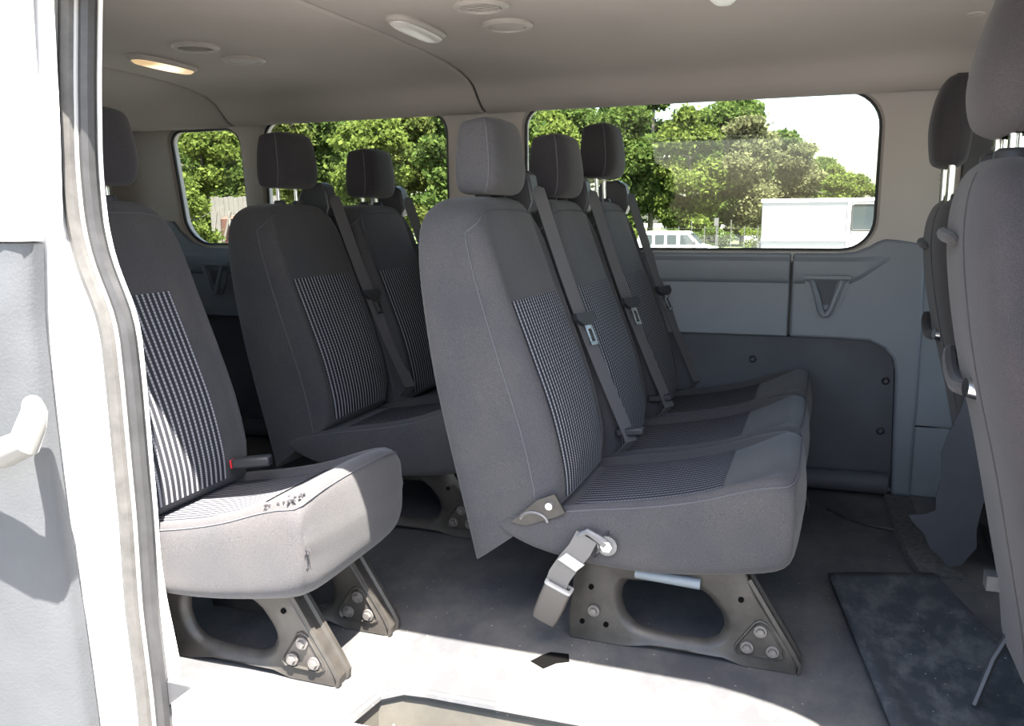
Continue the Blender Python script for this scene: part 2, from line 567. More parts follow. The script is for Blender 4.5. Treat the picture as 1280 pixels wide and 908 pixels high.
# far side wall (left side of the vehicle) with three window openings
def cell(mb, x0, x1, z0, z1, hole, ya, yb):
    """rectangle with a rounded hole, as a slab between depths ya(z) and yb(z)"""
    cx = sum(p[0] for p in hole) / len(hole); cz = sum(p[1] for p in hole) / len(hole)
    outer = []
    for (x, z) in hole:
        dx, dz = x - cx, z - cz
        t = min(((x1 - cx) / dx if dx > 1e-9 else (x0 - cx) / dx if dx < -1e-9 else 1e9), ((z1 - cz) / dz if dz > 1e-9 else (z0 - cz) / dz if dz < -1e-9 else 1e9))
        outer.append([cx + dx * t, cz + dz * t])
    for (qx, qz) in ((x0, z0), (x1, z0), (x1, z1), (x0, z1)):
        k = min(range(len(outer)), key=lambda i: (outer[i][0] - qx) ** 2 + (outer[i][1] - qz) ** 2)
        outer[k] = [qx, qz]
    soft = [(cx + (x - cx) * 0.985 if 0 else x, z) for x, z in hole]
    r1 = [(x, ya, z) for x, z in outer]
    def off(p, d):
        v = Vector((p[0] - cx, p[1] - cz)); v.normalize()
        return (p[0] + v.x * d, p[1] + v.y * d)
    r2 = [(off(p, 0.035)[0], ya, off(p, 0.035)[1]) for p in hole]
    r3 = [(off(p, 0.010)[0], ya + 0.006, off(p, 0.010)[1]) for p in hole]
    r4 = [(p[0], ya + 0.022, p[1]) for p in hole]
    r5 = [(p[0], yb, p[1]) for p in hole]
    r6 = [(x, yb, z) for x, z in outer]
    mb.loft([r1, r2, r3, r4, r5, r6], cap=False)
W1 = rrect(-1.036, 0.183, 0.827, 1.345, (0.06, 0.105, 0.12, 0.07), 8)
W2 = rrect(-2.185, -1.350, 0.838, 1.345, (0.07, 0.07, 0.08, 0.07), 8)
W3 = rrect(-2.672, -2.305, 0.838, 1.325, (0.12, 0.06, 0.075, 0.06), 8)
W3 = [(x + (0.06 * (1 - (z - 0.838) / 0.49) if x < -2.5 else 0.03 * (1 - (z - 0.838) / 0.49)), z) for x, z in W3]
YW = WY - 0.03
wl = MB()
cell(wl, -3.0, -2.245, 0.79, 1.40, W3, YW, WY + 0.03)
cell(wl, -2.245, -1.19, 0.79, 1.40, W2, YW, WY + 0.03)
cell(wl, -1.19, 0.42, 0.79, 1.40, W1, YW, WY + 0.03)
wl.box((-1.29, WY + 0.03, 0.37), (3.42, 0.03, 0.84))
wall = struct('wall_left', wl, M['pillar'], angle=40)
# windows: black gasket and glass
for i, (W, ww) in enumerate(((W1, (-1.036, 0.183)), (W2, (-2.185, -1.35)), (W3, (-2.672, -2.29)))):
    g = MB()
    pts = [(x, YW + 0.026, z) for x, z in W]
    cx = sum(p[0] for p in pts) / len(pts); cz = sum(p[2] for p in pts) / len(pts)
    g.tube(pts + pts[:2], 0.008, 6, cap=False)
    wn = struct('window_%d' % (i + 1), g, M['rubber_dark'])
    p = MB()
    p.prism([(cx + (x - cx) * 1.01, cz + (z - cz) * 1.01) for x, z in W], 'y', YW + 0.034, YW + 0.039)
    obj('pane', p, M['glass'], wn, smooth=False)
# grey trim band under the windows; two panels meeting in a joint
def edge_under(x):
    """top edge of the grey band: dips under each window and climbs its lower corners"""
    return None
zt = 0.818
tr1 = [(-2.95, 0.53), (-0.0755, 0.533), (-0.0755, zt), (-1.00, zt), (-1.045, 0.832), (-1.075, 0.868), (-1.31, 0.872), (-1.34, 0.838), (-1.385, 0.826), (-2.11, 0.826), (-2.16, 0.838), (-2.20, 0.875), (-2.26, 0.878), (-2.30, 0.83), (-2.36, 0.822), (-2.50, 0.826), (-2.57, 0.85), (-2.63, 0.90), (-2.66, 0.94), (-2.95, 0.95)]
tr2 = [(-0.0695, zt), (-0.0695, 0.533), (0.10, 0.532), (0.185, 0.528), (0.232, 0.505), (0.262, 0.47), (0.272, 0.42), (0.285, 0.0), (0.345, 0.0), (0.342, 0.60), (0.335, 0.848), (0.26, 0.862), (0.215, 0.866), (0.190, 0.856), (0.165, 0.840), (0.125, 0.824), (0.07, zt)]
t1 = MB(); t1.prism(tr1, 'y', WY - 0.045, WY + 0.01)
t2 = MB(); t2.prism(tr2, 'y', WY - 0.045, WY + 0.01)
obj('trim_panel', t1, M['grey_trim'], wall, bevel=0.006)
obj('trim_panel', t2, M['grey_trim'], wall, bevel=0.010, seg=3)
# long shallow ledges pressed into the band
for x0, x1, xe in ((-2.9, -0.080, 0), (-0.065, 0.24, 1)):
    lm = MB()
    zz = 0.722
    sec = [(WY - 0.044, zz + 0.085), (WY - 0.058, zz + 0.07), (WY - 0.060, zz + 0.012), (WY - 0.052, zz - 0.002), (WY - 0.044, zz - 0.006)]
    n_ = 10
    rings = []
    for k in range(n_ + 1):
        x = lerp(x0, x1, k / n_)
        up_ = 0.085 * sstep(0.10, 0.26, x) if xe else 0
        fade = 1 - sstep(0.16, 0.24, x) if xe else 1
        rings.append([(x, WY - 0.044 + (y - WY + 0.044) * fade, z + up_ * (1 if z < zz + 0.05 else 0.1)) for y, z in sec])
    lm.loft(rings, closed=False)
    obj('trim_ledge', lm, M['grey_trim'], wall)
# pull-handle pockets shaped like a V
def pull_handle(x, z, s=1.0):
    h = MB()
    h.tube([(x - 0.066 * s, WY - 0.050, z + 0.062), (x - 0.046 * s, WY - 0.070, z + 0.055), (x - 0.026 * s, WY - 0.074, z + 0.0), (x - 0.016 * s, WY - 0.072, z - 0.04), (x - 0.006, WY - 0.068, z - 0.055), (x + 0.006, WY - 0.068, z - 0.055), (x + 0.016 * s, WY - 0.072, z - 0.04), (x + 0.028 * s, WY - 0.074, z + 0.0), (x + 0.046 * s, WY - 0.070, z + 0.055), (x + 0.066 * s, WY - 0.050, z + 0.062)], [0.008, 0.009, 0.010, 0.011, 0.012, 0.012, 0.011, 0.010, 0.009, 0.008], 8)
    h.prism([(x - 0.074, z + 0.072), (x - 0.052, z - 0.01), (x - 0.026, z - 0.062), (x + 0.026, z - 0.062), (x + 0.052, z - 0.01), (x + 0.074, z + 0.072)], 'y', WY - 0.056, WY - 0.04)
    h.box((x, WY - 0.062, z + 0.068), (0.15, 0.024, 0.010))
    o = obj('pull_handle', h, M['grey_trim'], wall)
    c = MB()
    c.prism([(x - 0.034, z + 0.058), (x - 0.012, z - 0.025), (x + 0.012, z - 0.025), (x + 0.034, z + 0.058)], 'y', WY - 0.058, WY - 0.05)
    obj('pocket', c, M['dark_panel'], o)
    return o
pull_handle(0.042, 0.672)
pull_handle(-2.44, 0.690)
# dark lower panel with its screws
lp = MB()
lp.prism([(-2.95, 0.02), (0.285, 0.02), (0.270, 0.44), (0.255, 0.485), (0.22, 0.515), (0.17, 0.532), (-2.95, 0.532)], 'y', WY - 0.022, WY + 0.01)
obj('lower_panel', lp, M['dark_panel'], wall, bevel=0.003)
for x, z in ((-0.188, 0.446), (0.246, 0.392), (0.240, 0.218), (-1.0, 0.446), (-1.9, 0.446)):
    s_ = MB()
    s_.tube([(x, WY - 0.020, z), (x, WY - 0.027, z), (x, WY - 0.032, z)], [0.014, 0.012, 0.006], 12)
    obj('screw', s_, M['black_plastic'], wall)
tb = MB()
tb.tube([(-2.9, WY - 0.055, 0.042), (0.27, WY - 0.055, 0.042)], 0.036, 14)
obj('base_duct', tb, M['dark_panel'], wall)
# cab pillar on the far side: beige above the belt, grey plastic below, then the driver's door
bp_ = MB()
bp_.prism([(0.345, 0.845), (0.43, 0.865), (0.43, 1.42), (0.30, 1.42)], 'y', WY - 0.028, WY + 0.02)
obj('pillar_trim', bp_, M['pillar'], wall)
bl = MB()
bl.prism([(0.335, 0.245), (0.60, 0.245), (0.60, 0.85), (0.335, 0.85)], 'y', WY - 0.024, WY + 0.02)
obj('pillar_lower_trim', bl, M['cab_trim'], wall, bevel=0.003)
b2 = MB()
b2.prism([(0.335, 0.0), (0.60, 0.0), (0.60, 0.240), (0.335, 0.240)], 'y', WY - 0.024, WY + 0.02)
obj('pillar_lower_trim', b2, M['cab_trim'], wall, bevel=0.003)
b3 = MB()
b3.prism([(0.42, 0.85), (0.515, 0.85), (0.505, 1.36), (0.42, 1.40)], 'y', WY - 0.05, WY + 0.02)
obj('belt_pillar', b3, M['black_plastic'], wall, bevel=0.006)
# doors of the cab, both sides, and the front end
def cab_door(name, y, side):
    d = MB()
    d.box((1.03, y, 0.40), (0.86, 0.06, 0.90))
    d.box((1.03, y, 1.36), (0.86, 0.05, 0.06))
    d.box((1.42, y, 1.05), (0.07, 0.05, 0.60), ('Y', rad(-14)))
    o = struct(name, d, M['cab_trim'])
    g = MB()
    g.prism([(0.60 if side < 0 else 0.50, 0.85), (1.45, 0.85), (1.36, 1.33), (0.50, 1.33)], 'y', y - 0.003, y + 0.003)
    obj('pane', g, M['glass'], o, smooth=False)
    return o
cab_door('door_2', WY + 0.03, 1)
cab_door('door_3', DY - 0.02, -1)
wf = MB()
wf.box((1.62, 2.15, 0.20), (0.10, 1.80, 1.1))
wf.loft([[(1.62, 1.25, 0.75), (1.62, 1.31, 0.75), (1.42, 1.35, 1.40), (1.42, 1.29, 1.40)], [(1.68, 1.25, 0.75), (1.68, 1.31, 0.75), (1.48, 1.35, 1.40), (1.48, 1.29, 1.40)]])
wf.loft([[(1.62, 2.99, 0.75), (1.62, 3.05, 0.75), (1.42, 3.01, 1.40), (1.42, 2.95, 1.40)], [(1.68, 2.99, 0.75), (1.68, 3.05, 0.75), (1.48, 3.01, 1.40), (1.48, 2.95, 1.40)]])
wfo = struct('wall_front', wf, M['cab_trim'])
ds = MB()
ds.loft([[(x, y, z) for x, z in ((1.57, 0.35), (1.35, 0.42), (1.28, 0.60), (1.33, 0.72), (1.45, 0.77), (1.62, 0.76))] for y in (1.30, 3.0)])
obj('dashboard', ds, M['dark_panel'], wfo, bevel=0.01)
wsg = MB()
wsg.loft([[(1.655, 1.31, 0.75), (1.655, 2.99, 0.75), (1.455, 2.95, 1.40), (1.455, 1.35, 1.40)], [(1.66, 1.31, 0.75), (1.66, 2.99, 0.75), (1.46, 2.95, 1.40), (1.46, 1.35, 1.40)]])
obj('pane', wsg, M['glass'], wfo, smooth=False)
# rear wall
wr = MB()
for (by, bw) in ((1.31, 0.16), (2.16, 0.20), (3.0, 0.16)):
    wr.box((-3.02, by, 1.10), (0.05, bw, 0.64))
wr.box((-3.02, 2.15, 1.375), (0.05, 1.80, 0.09))
wro = struct('wall_rear', wr, M['pillar'])
for i, y0 in enumerate((1.39, 2.26)):
    g = MB(); g.box((-3.03, y0 + 0.33, 1.085), (0.006, 0.67, 0.50))
    wn5 = struct('window_%d' % (i + 4), MB().box((-3.03, y0 + 0.33, 0.845), (0.03, 0.66, 0.02)), M['rubber_dark'])
    obj('pane', g, M['glass'], wn5, smooth=False)
wr2 = MB()
wr2.box((-3.01, 2.15, 0.42), (0.06, 1.78, 0.84))
obj('lower_panel', wr2, M['dark_panel'], wro, bevel=0.005)
# near side wall behind the door opening
seal = [(110, 1.345), (0, 0)]
SX = [(1.46, -1.262), (1.345, -1.280), (1.20, -1.300), (1.06, -1.314), (0.97, -1.315), (0.925, -1.312), (0.86, -1.298), (0.80, -1.272), (0.75, -1.256), (0.65, -1.253), (0.571, -1.253), (0.44, -1.253), (0.373, -1.252), (0.166, -1.258), (-0.03, -1.250), (-0.25, -1.250)]
AX = [(1.46, -1.318), (1.334, -1.326), (1.13, -1.339), (0.914, -1.359), (0.763, -1.376), (0.575, -1.375), (0.379, -1.370), (0.178, -1.354), (-0.03, -1.345), (-0.25, -1.34)]
def curve_at(tab, z):
    for (z1, x1), (z0, x0) in zip(tab, tab[1:]):
        if z0 <= z <= z1:
            return lerp(x0, x1, (z - z0) / (z1 - z0))
    return tab[0][1] if z > tab[0][0] else tab[-1][1]
def curve_sm(tab, z):
    return sum(curve_at(tab, z + d) for d in (-0.03, -0.015, 0, 0.015, 0.03)) / 5
zs = [1.46 - 1.71 * k / 60 for k in range(61)]
def jw(z):
    return 0.008 + 0.026 * (1 - sstep(0.0, 0.30, z))
wn_ = MB()
rings = []
for z in zs:
    a, b = curve_sm(AX, z), curve_sm(SX, z)
    rings.append([(a - 0.06, 1.235, z), (a, 1.215, z), (a + 0.02, 1.225, z), (b - 0.045, 1.250, z), (b - 0.040, 1.255, z), (b - 0.024, 1.275, z), (b + 0.010 + jw(z), 1.285, z), (b + 0.012 + jw(z), 1.292, z), (b - 0.05, 1.36, z), (a - 0.06, 1.36, z)])
wn_.loft(rings)
wn_.box((-2.22, 1.285, 0.55), (1.68, 0.06, 1.72))
wall_r = struct('wall_right', wn_, M['white_paint'], angle=50)
hd = MB()
hd.box((-0.45, 1.235, 1.408), (1.75, 0.14, 0.070))
hd.box((-0.76, 1.25, -0.13), (0.82, 0.06, 0.245))
hd.box((0.40, 1.25, -0.40), (0.4, 0.06, 0.25))
hd.box((0.405, 1.25, 0.55), (0.13, 0.15, 1.72))
for k in range(7):      # rounded top front corner of the opening
    pass
cor = [(0.345, 1.378)] + [(0.345 - 0.30 + 0.30 * math.cos(rad(a)), 1.075 + 0.30 * math.sin(rad(a))) for a in range(0, 91, 9)]
hd.prism(cor, 'y', 1.175, 1.30)
obj('opening_frame', hd, M['white_paint'], wall_r)
for nm, dx, yy, rr, mm in (('door_seal', -0.024, 1.258, 0.019, 'rubber'), ('seal_lip', -0.003, 1.254, 0.0045, 'rubber_lip'), ('seal_channel', 0.012, 1.266, 0.0155, 'rubber_dark')):
    t_ = MB()
    t_.tube([(curve_sm(SX, z) + dx, yy, z) for z in zs], rr, 8)
    obj(nm, t_, M[mm], wall_r)
# the slid-back door: painted frame on top, grained grey trim below, pull handle
dm = MB()
zz = [z for z in zs if z >= 0.912]
zz.append(0.912)
dm.loft([[(curve_sm(AX, z) - 0.006, 1.175, z), (curve_sm(AX, z) - 0.012, 1.160, z), (-1.62, 1.150, z), (-2.5, 1.150, z), (-2.5, 1.205, z), (curve_sm(AX, z) - 0.006, 1.205, z)] for z in zz])
door = struct('door_1', dm, M['white_paint'], angle=45)
dt = MB()
rows = []
zl = [0.908 - (0.908 + 0.25) * k / 40 for k in range(41)]
for z in zl:
    a = curve_sm(AX, z) - 0.007
    sc = 0.035 * sstep(0.76, 0.90, z)          # the trim falls back under the window frame
    bulge = 0.03 * sstep(0.62, 0.30, z) * 1.0
    rows.append([(a, 1.185, z), (a - 0.012, 1.168, z), (a - 0.05, 1.150 + sc * 0.4, z), (a - 0.13, 1.140 + sc - bulge * 0.5, z), (-1.75, 1.13 + sc - bulge, z), (-2.5, 1.13 + sc - bulge, z), (-2.5, 1.205, z), (a, 1.205, z)])
dt.loft(rows)
obj('door_trim', dt, M['door_trim'], door, angle=50)
dh = MB()
dh.tube([(-1.36, 1.138, 0.612), (-1.318, 1.105, 0.606), (-1.300, 1.080, 0.588), (-1.304, 1.068, 0.560), (-1.345, 1.064, 0.542), (-1.45, 1.066, 0.515), (-1.58, 1.085, 0.49), (-1.64, 1.13, 0.49)], [0.018, 0.022, 0.026, 0.028, 0.028, 0.028, 0.026, 0.020], 12)
obj('door_handle', dh, M['door_handle'], door)

# ------------------------------------------------------------------ seats
BACK = [  # front x, z, rear x, z, half width
    (-0.495, 0.325, -0.722, 0.150, 0.205), (-0.500, 0.40, -0.748, 0.27, 0.209), (-0.528, 0.52, -0.780, 0.41, 0.212),
    (-0.575, 0.65, -0.815, 0.575, 0.213), (-0.622, 0.77, -0.838, 0.735, 0.212), (-0.655, 0.86, -0.848, 0.845, 0.209),
    (-0.676, 0.92, -0.846, 0.920, 0.200), (-0.690, 0.962, -0.832, 0.963, 0.178), (-0.704, 0.986, -0.805, 0.988, 0.140), (-0.72, 0.994, -0.78, 0.996, 0.07)]
def bol_back(t, v):
    return 0.016 * sstep(0.80, 0.90, abs(v)) * (1 - sstep(5.2, 7.5, t)) * sstep(-0.2, 1.2, t)
EB = 6.0
def back_front(t, v, lift=0.0):
    """point on the front face of the backrest: t in row units, v in -1..1 across"""
    fx, fz, bx, bz, hw = (interp(BACK, t, i) for i in range(5))
    d = Vector((fx - bx, 0, fz - bz))
    u = (1 - min(0.999, abs(v)) ** EB) ** (1 / EB)
    p = Vector(((fx + bx) / 2, v * hw, (fz + bz) / 2)) + d * (u / 2)
    return p + d.normalized() * (bol_back(t, v) + lift)
def back_ring(t, n=72):
    fx, fz, bx, bz, hw = (interp(BACK, t, i) for i in range(5))
    hw = max(hw, 0.03)
    c = Vector(((fx + bx) / 2, 0, (fz + bz) / 2))
    h = Vector(((fx - bx) / 2, 0, (fz - bz) / 2))
    d = h.normalized()
    out = []
    for u, v in superring(n, EB):
        p = c + h * u + Vector((0, v * hw, 0))
        if u > 0:
            p += d * bol_back(t, v) * sstep(0.3, 0.95, u)
        out.append(p)
    return out
CUSH = [  # x, z bottom, z top
    (-0.645, 0.255, 0.272), (-0.62, 0.236, 0.284), (-0.56, 0.208, 0.298), (-0.48, 0.190, 0.308), (-0.39, 0.180, 0.322), (-0.28, 0.180, 0.344), (-0.18, 0.190, 0.372),
    (-0.10, 0.202, 0.405), (-0.045, 0.214, 0.430), (-0.014, 0.234, 0.430), (-0.001, 0.262, 0.418), (0.004, 0.30, 0.388), (0.0065, 0.322, 0.364), (0.008, 0.343, 0.343)]
HWC = 0.2165
def cush_bol(t, v):
    a = abs(v)
    b = 0.030 * sstep(0.76, 0.92, a) * sstep(0.5, 4, t) * (1 - sstep(6.3, 9.3, t))
    return b + 0.014 * (1 - v * v) * sstep(5.5, 8, t) * (1 - sstep(8, 10.8, t))
def cush_u(t, v):
    e = 5.5 - 1.5 * sstep(8.0, 11.0, t)
    return (1 - min(0.999, abs(v)) ** e) ** (1 / e)
def cush_top(t, v, lift=0.0):
    x, zb, zt_ = (interp(CUSH, t, i) for i in range(3))
    zc, hz = (zt_ + zb) / 2, (zt_ - zb) / 2
    u = cush_u(t, v)
    return Vector((x, v * HWC, zc + hz * u + cush_bol(t, v) * sstep(0.2, 0.95, u) + lift))
def cush_ring(t, n=72):
    x, zb, zt_ = (interp(CUSH, t, i) for i in range(3))
    zc, hz = (zt_ + zb) / 2, (zt_ - zb) / 2
    end = sstep(8.0, 11.0, t)
    hw = HWC * (1 - 0.05 * end - 0.04 * (1 - sstep(0, 1.5, t)))
    out = []
    for v, u in superring(n, 5.5 - 1.5 * end):
        z = zc + hz * u + (cush_bol(t, v) * sstep(0.2, 0.95, u) if u > 0 else 0)
        out.append(Vector((x - 0.014 * v * v * end, v * hw, z)))
    return out
def patch(fn, t0, t1, v0, v1, nt_, nv, uvscale, lift=0.003, swap=False):
    mb = MB()
    for i in range(nt_ + 1):
        for k in range(nv + 1):
            mb.v.append(tuple(fn(lerp(t0, t1, i / nt_), lerp(v0, v1, k / nv), lift)))
    for i in range(nt_):
        for k in range(nv):
            a = i * (nv + 1) + k
            mb.f.append((a, a + 1, a + nv + 2, a + nv + 1))
    me = mb.mesh('insert', 80)
    uvl = me.uv_layers.new(name='UVMap')
    Lt = (Vector(fn(t1, 0, 0)) - Vector(fn(t0, 0, 0))).length
    Wd = abs(v1 - v0) * uvscale
    for lp_ in me.loops:
        i, k = divmod(lp_.vertex_index, nv + 1)
        uvl.data[lp_.index].uv = (Wd * k / nv, Lt * i / nt_)
    return me
CACHE = {}
def cached(key, fn):
    if key not in CACHE:
        CACHE[key] = fn()
    return CACHE[key]

def m_back():
    mb = MB()
    T = [0, 0.3, 0.7, 1, 1.5, 2, 2.5, 3, 3.5, 4, 4.5, 5, 5.5, 6, 6.4, 6.8, 7.2, 7.6, 8, 8.5, 9]
    mb.loft([back_ring(t) for t in T])
    return mb.mesh('backrest', 60)
def m_cush():
    mb = MB()
    mb.loft([cush_ring(t / 2) for t in range(0, 27)], cap=False)
    mb.f.append(tuple(range(72)))
    me = mb.mesh('seat_cushion', 60)
    bm = bmesh.new()
    bm.from_mesh(me)
    bmesh.ops.remove_doubles(bm, verts=bm.verts, dist=0.0004)
    bmesh.ops.recalc_face_normals(bm, faces=bm.faces)
    bm.to_mesh(me)
    bm.free()
    me.polygons.foreach_set('use_smooth', [True] * len(me.polygons))
    return me
SEAM_R = 0.0018
def m_back_seam():
    """one seam: up the near corner, over the chest in an arch, down the far corner"""
    half = []
    for k in range(26):
        t = lerp(0.15, 5.9, k / 25)
        fx, fz, bx, bz, hw = (interp(BACK, t, i) for i in range(5))
        u = 0.50
        v = (1 - u ** EB) ** (1 / EB)
        c = Vector(((fx + bx) / 2, 0, (fz + bz) / 2)) + Vector(((fx - bx) / 2, 0, (fz - bz) / 2)) * u
        half.append(c + Vector((0, -(hw * v + 0.0008), 0)))
    for t, v in ((6.3, 0.975), (6.6, 0.93), (6.85, 0.85), (7.0, 0.7), (7.08, 0.5), (7.12, 0.25)):
        half.append(back_front(t, -v, 0.001))
    path = half + [back_front(7.13, 0, 0.001)] + [Vector((p.x, -p.y, p.z)) for p in half[::-1]]
    return MB().tube(path, SEAM_R, 5).mesh('seam', 60)
def m_cush_seam():
    half = [cush_top(lerp(1.2, 8.0, k / 21), -0.965, 0.0006) for k in range(22)]
    half += [cush_top(8.5, -0.95, 0.0008), cush_top(8.9, -0.90, 0.001), cush_top(9.15, -0.80, 0.001), cush_top(9.3, -0.60, 0.001), cush_top(9.35, -0.3, 0.001)]
    path = half + [cush_top(9.36, 0, 0.001)] + [Vector((p.x, -p.y, p.z)) for p in half[::-1]]
    return MB().tube(path, SEAM_R, 5).mesh('seam', 60)
HEAD = [  # z, x rear, x front, half width
    (0.0, -0.770, -0.705, 0.088), (0.008, -0.784, -0.690, 0.102), (0.03, -0.790, -0.678, 0.108), (0.07, -0.790, -0.674, 0.108), (0.12, -0.786, -0.678, 0.105),
    (0.156, -0.780, -0.684, 0.100), (0.173, -0.774, -0.692, 0.094), (0.180, -0.757, -0.708, 0.078)]
HZ = 0.94
def m_head():
    mb = MB()
    rings = []
    for k in range(29):
        t = k / 4
        z, xb, xf, hw = (interp(HEAD, t, i) for i in range(4))
        z *= HZ
        rings.append([(lerp(xb, xf, (u + 1) / 2) + (0.008 * (1 - v * v) if u > 0.5 else 0) - 0.03 * z, v * hw, z + 0.004 * u * sstep(5, 7, t)) for u, v in superring(44, 4.6)])
    mb.loft(rings)
    return mb.mesh('headrest', 60)
def m_head_seam(sgn):
    path = []
    for k in range(24):
        t = lerp(0.8, 6.4, k / 23)
        z, xb, xf, hw = (interp(HEAD, t, i) for i in range(4))
        z *= HZ
        u = 0.62
        v = (1 - u ** 4.6) ** (1 / 4.6)
        path.append((lerp(xb, xf, (u + 1) / 2) + 0.008 * (1 - v * v) - 0.03 * z, sgn * (hw * v + 0.0006), z + 0.004 * u * sstep(5, 7, t)))
    return MB().tube(path, SEAM_R, 5).mesh('seam', 60)
def m_post(h):
    mb = MB()
    mb.tube([(-0.738, 0, -h), (-0.742, 0, 0.03)], 0.0065, 10)
    return mb.mesh('post', 50)
def m_collar():
    mb = MB()
    mb.tube([(-0.735, 0, 0.980), (-0.736, 0, 1.000), (-0.736, 0, 1.006)], [0.019, 0.019, 0.015], 14)
    return mb.mesh('post_collar', 50)
def ribbon(path, wdir, wid, th=0.0025):
    mb = MB()
    rings = []
    for i, p in enumerate(path):
        p = Vector(p)
        wv = Vector(wdir[i] if isinstance(wdir, list) else wdir).normalized()
        T = (Vector(path[min(i + 1, len(path) - 1)]) - Vector(path[max(i - 1, 0)])).normalized()
        nrm = T.cross(wv).normalized()
        rings.append([p - wv * wid / 2 - nrm * th / 2, p + wv * wid / 2 - nrm * th / 2, p + wv * wid / 2 + nrm * th / 2, p - wv * wid / 2 + nrm * th / 2])
    mb.loft(rings)
    return mb
BELT_A, BELT_B = Vector((-0.678, 0.182, 1.020)), Vector((-0.436, 0.236, 0.36))
BELT_D = (BELT_B - BELT_A).normalized()
BELT_T = BELT_A.lerp(BELT_B, 0.505) + Vector((-0.012, 0, 0))
def m_belt():
    a, b = BELT_A, BELT_B
    path = [(-0.705, 0.172, 1.030), a]
    for k in range(1, 13):
        u = k / 12
        p = a.lerp(b, u)
        path.append((p.x - 0.012 * math.sin(math.pi * u), p.y, p.z))
    path.append((-0.46, 0.236, 0.33))
    return ribbon(path, (0.45, 0.9, 0.0), 0.046).mesh('seat_belt', 50)
def m_tongue():
    mb = MB()
    x, y, z = BELT_T
    d = BELT_D.copy()
    wv = Vector((0.45, 0.9, 0)).normalized()
    nrm = d.cross(wv).normalized()
    if nrm.x < 0:
        nrm = -nrm
    R = Matrix((wv, d, nrm)).transposed()
    c = Vector((x, y, z)) + nrm * 0.010
    mb.prism([(-0.034, -0.012), (0.034, -0.012), (0.036, 0.006), (0.016, 0.022), (-0.016, 0.022), (-0.036, 0.006)], 'z', -0.008, 0.008)
    mb.v = [tuple(c + R @ Vector(p)) for p in mb.v]
    return mb.mesh('belt_tongue', 40)
def m_tongue_plate():
    mb = MB()
    x, y, z = BELT_T
    d = BELT_D.copy()
    wv = Vector((0.45, 0.9, 0)).normalized()
    nrm = d.cross(wv).normalized()
    if nrm.x < 0:
        nrm = -nrm
    R = Matrix((wv, d, nrm)).transposed()
    c = Vector((x, y, z)) + nrm * 0.012
    mb.box((-0.010, 0.045, 0), (0.007, 0.055, 0.003))
    mb.box((0.010, 0.045, 0), (0.007, 0.055, 0.003))
    mb.box((0, 0.072, 0), (0.027, 0.009, 0.003))
    mb.box((0, 0.024, 0), (0.027, 0.016, 0.003))
    mb.v = [tuple(c + R @ Vector(p)) for p in mb.v]
    return mb.mesh('tongue_plate', 40)
def m_guide():
    mb = MB()
    mb.prism([(-0.80, 0.93), (-0.69, 0.955), (-0.678, 0.985), (-0.69, 1.045), (-0.715, 1.070), (-0.775, 1.065), (-0.80, 1.02)], 'y', 0.150, 0.207)
    return mb.mesh('belt_guide', 30)
def m_guide_slot():
    mb = MB()
    mb.prism([(-0.688, 1.008), (-0.682, 1.012), (-0.690, 1.052), (-0.704, 1.063), (-0.708, 1.058), (-0.694, 1.046)], 'y', 0.155, 0.203)
    return mb.mesh('guide_slot', 30)

HOLE = [(-0.355, 0.150), (-0.210, 0.158), (-0.178, 0.140), (-0.150, 0.105), (-0.143, 0.078), (-0.155, 0.050), (-0.182, 0.036), (-0.24, 0.034), (-0.30, 0.038), (-0.335, 0.046), (-0.358, 0.068), (-0.370, 0.100), (-0.368, 0.132)]
OUT = [(-0.475, 0.215), (-0.105, 0.215), (-0.088, 0.175), (-0.035, 0.095), (0.000, 0.042), (0.008, 0.020), (0.006, 0.0), (-0.10, 0.0), (-0.14, 0.012), (-0.30, 0.012), (-0.36, 0.0), (-0.485, 0.0), (-0.487, 0.06), (-0.478, 0.12)]
def resample(poly, n):
    P = [Vector(p) for p in poly]
    L_ = [0]
    for i in range(len(P)):
        L_.append(L_[-1] + (P[(i + 1) % len(P)] - P[i]).length)
    out = []
    for k in range(n):
        d = L_[-1] * k / n
        i = max(j for j in range(len(P)) if L_[j] <= d + 1e-9)
        u = (d - L_[i]) / max(1e-9, L_[i + 1] - L_[i])
        out.append(P[i].lerp(P[(i + 1) % len(P)], u))
    return out
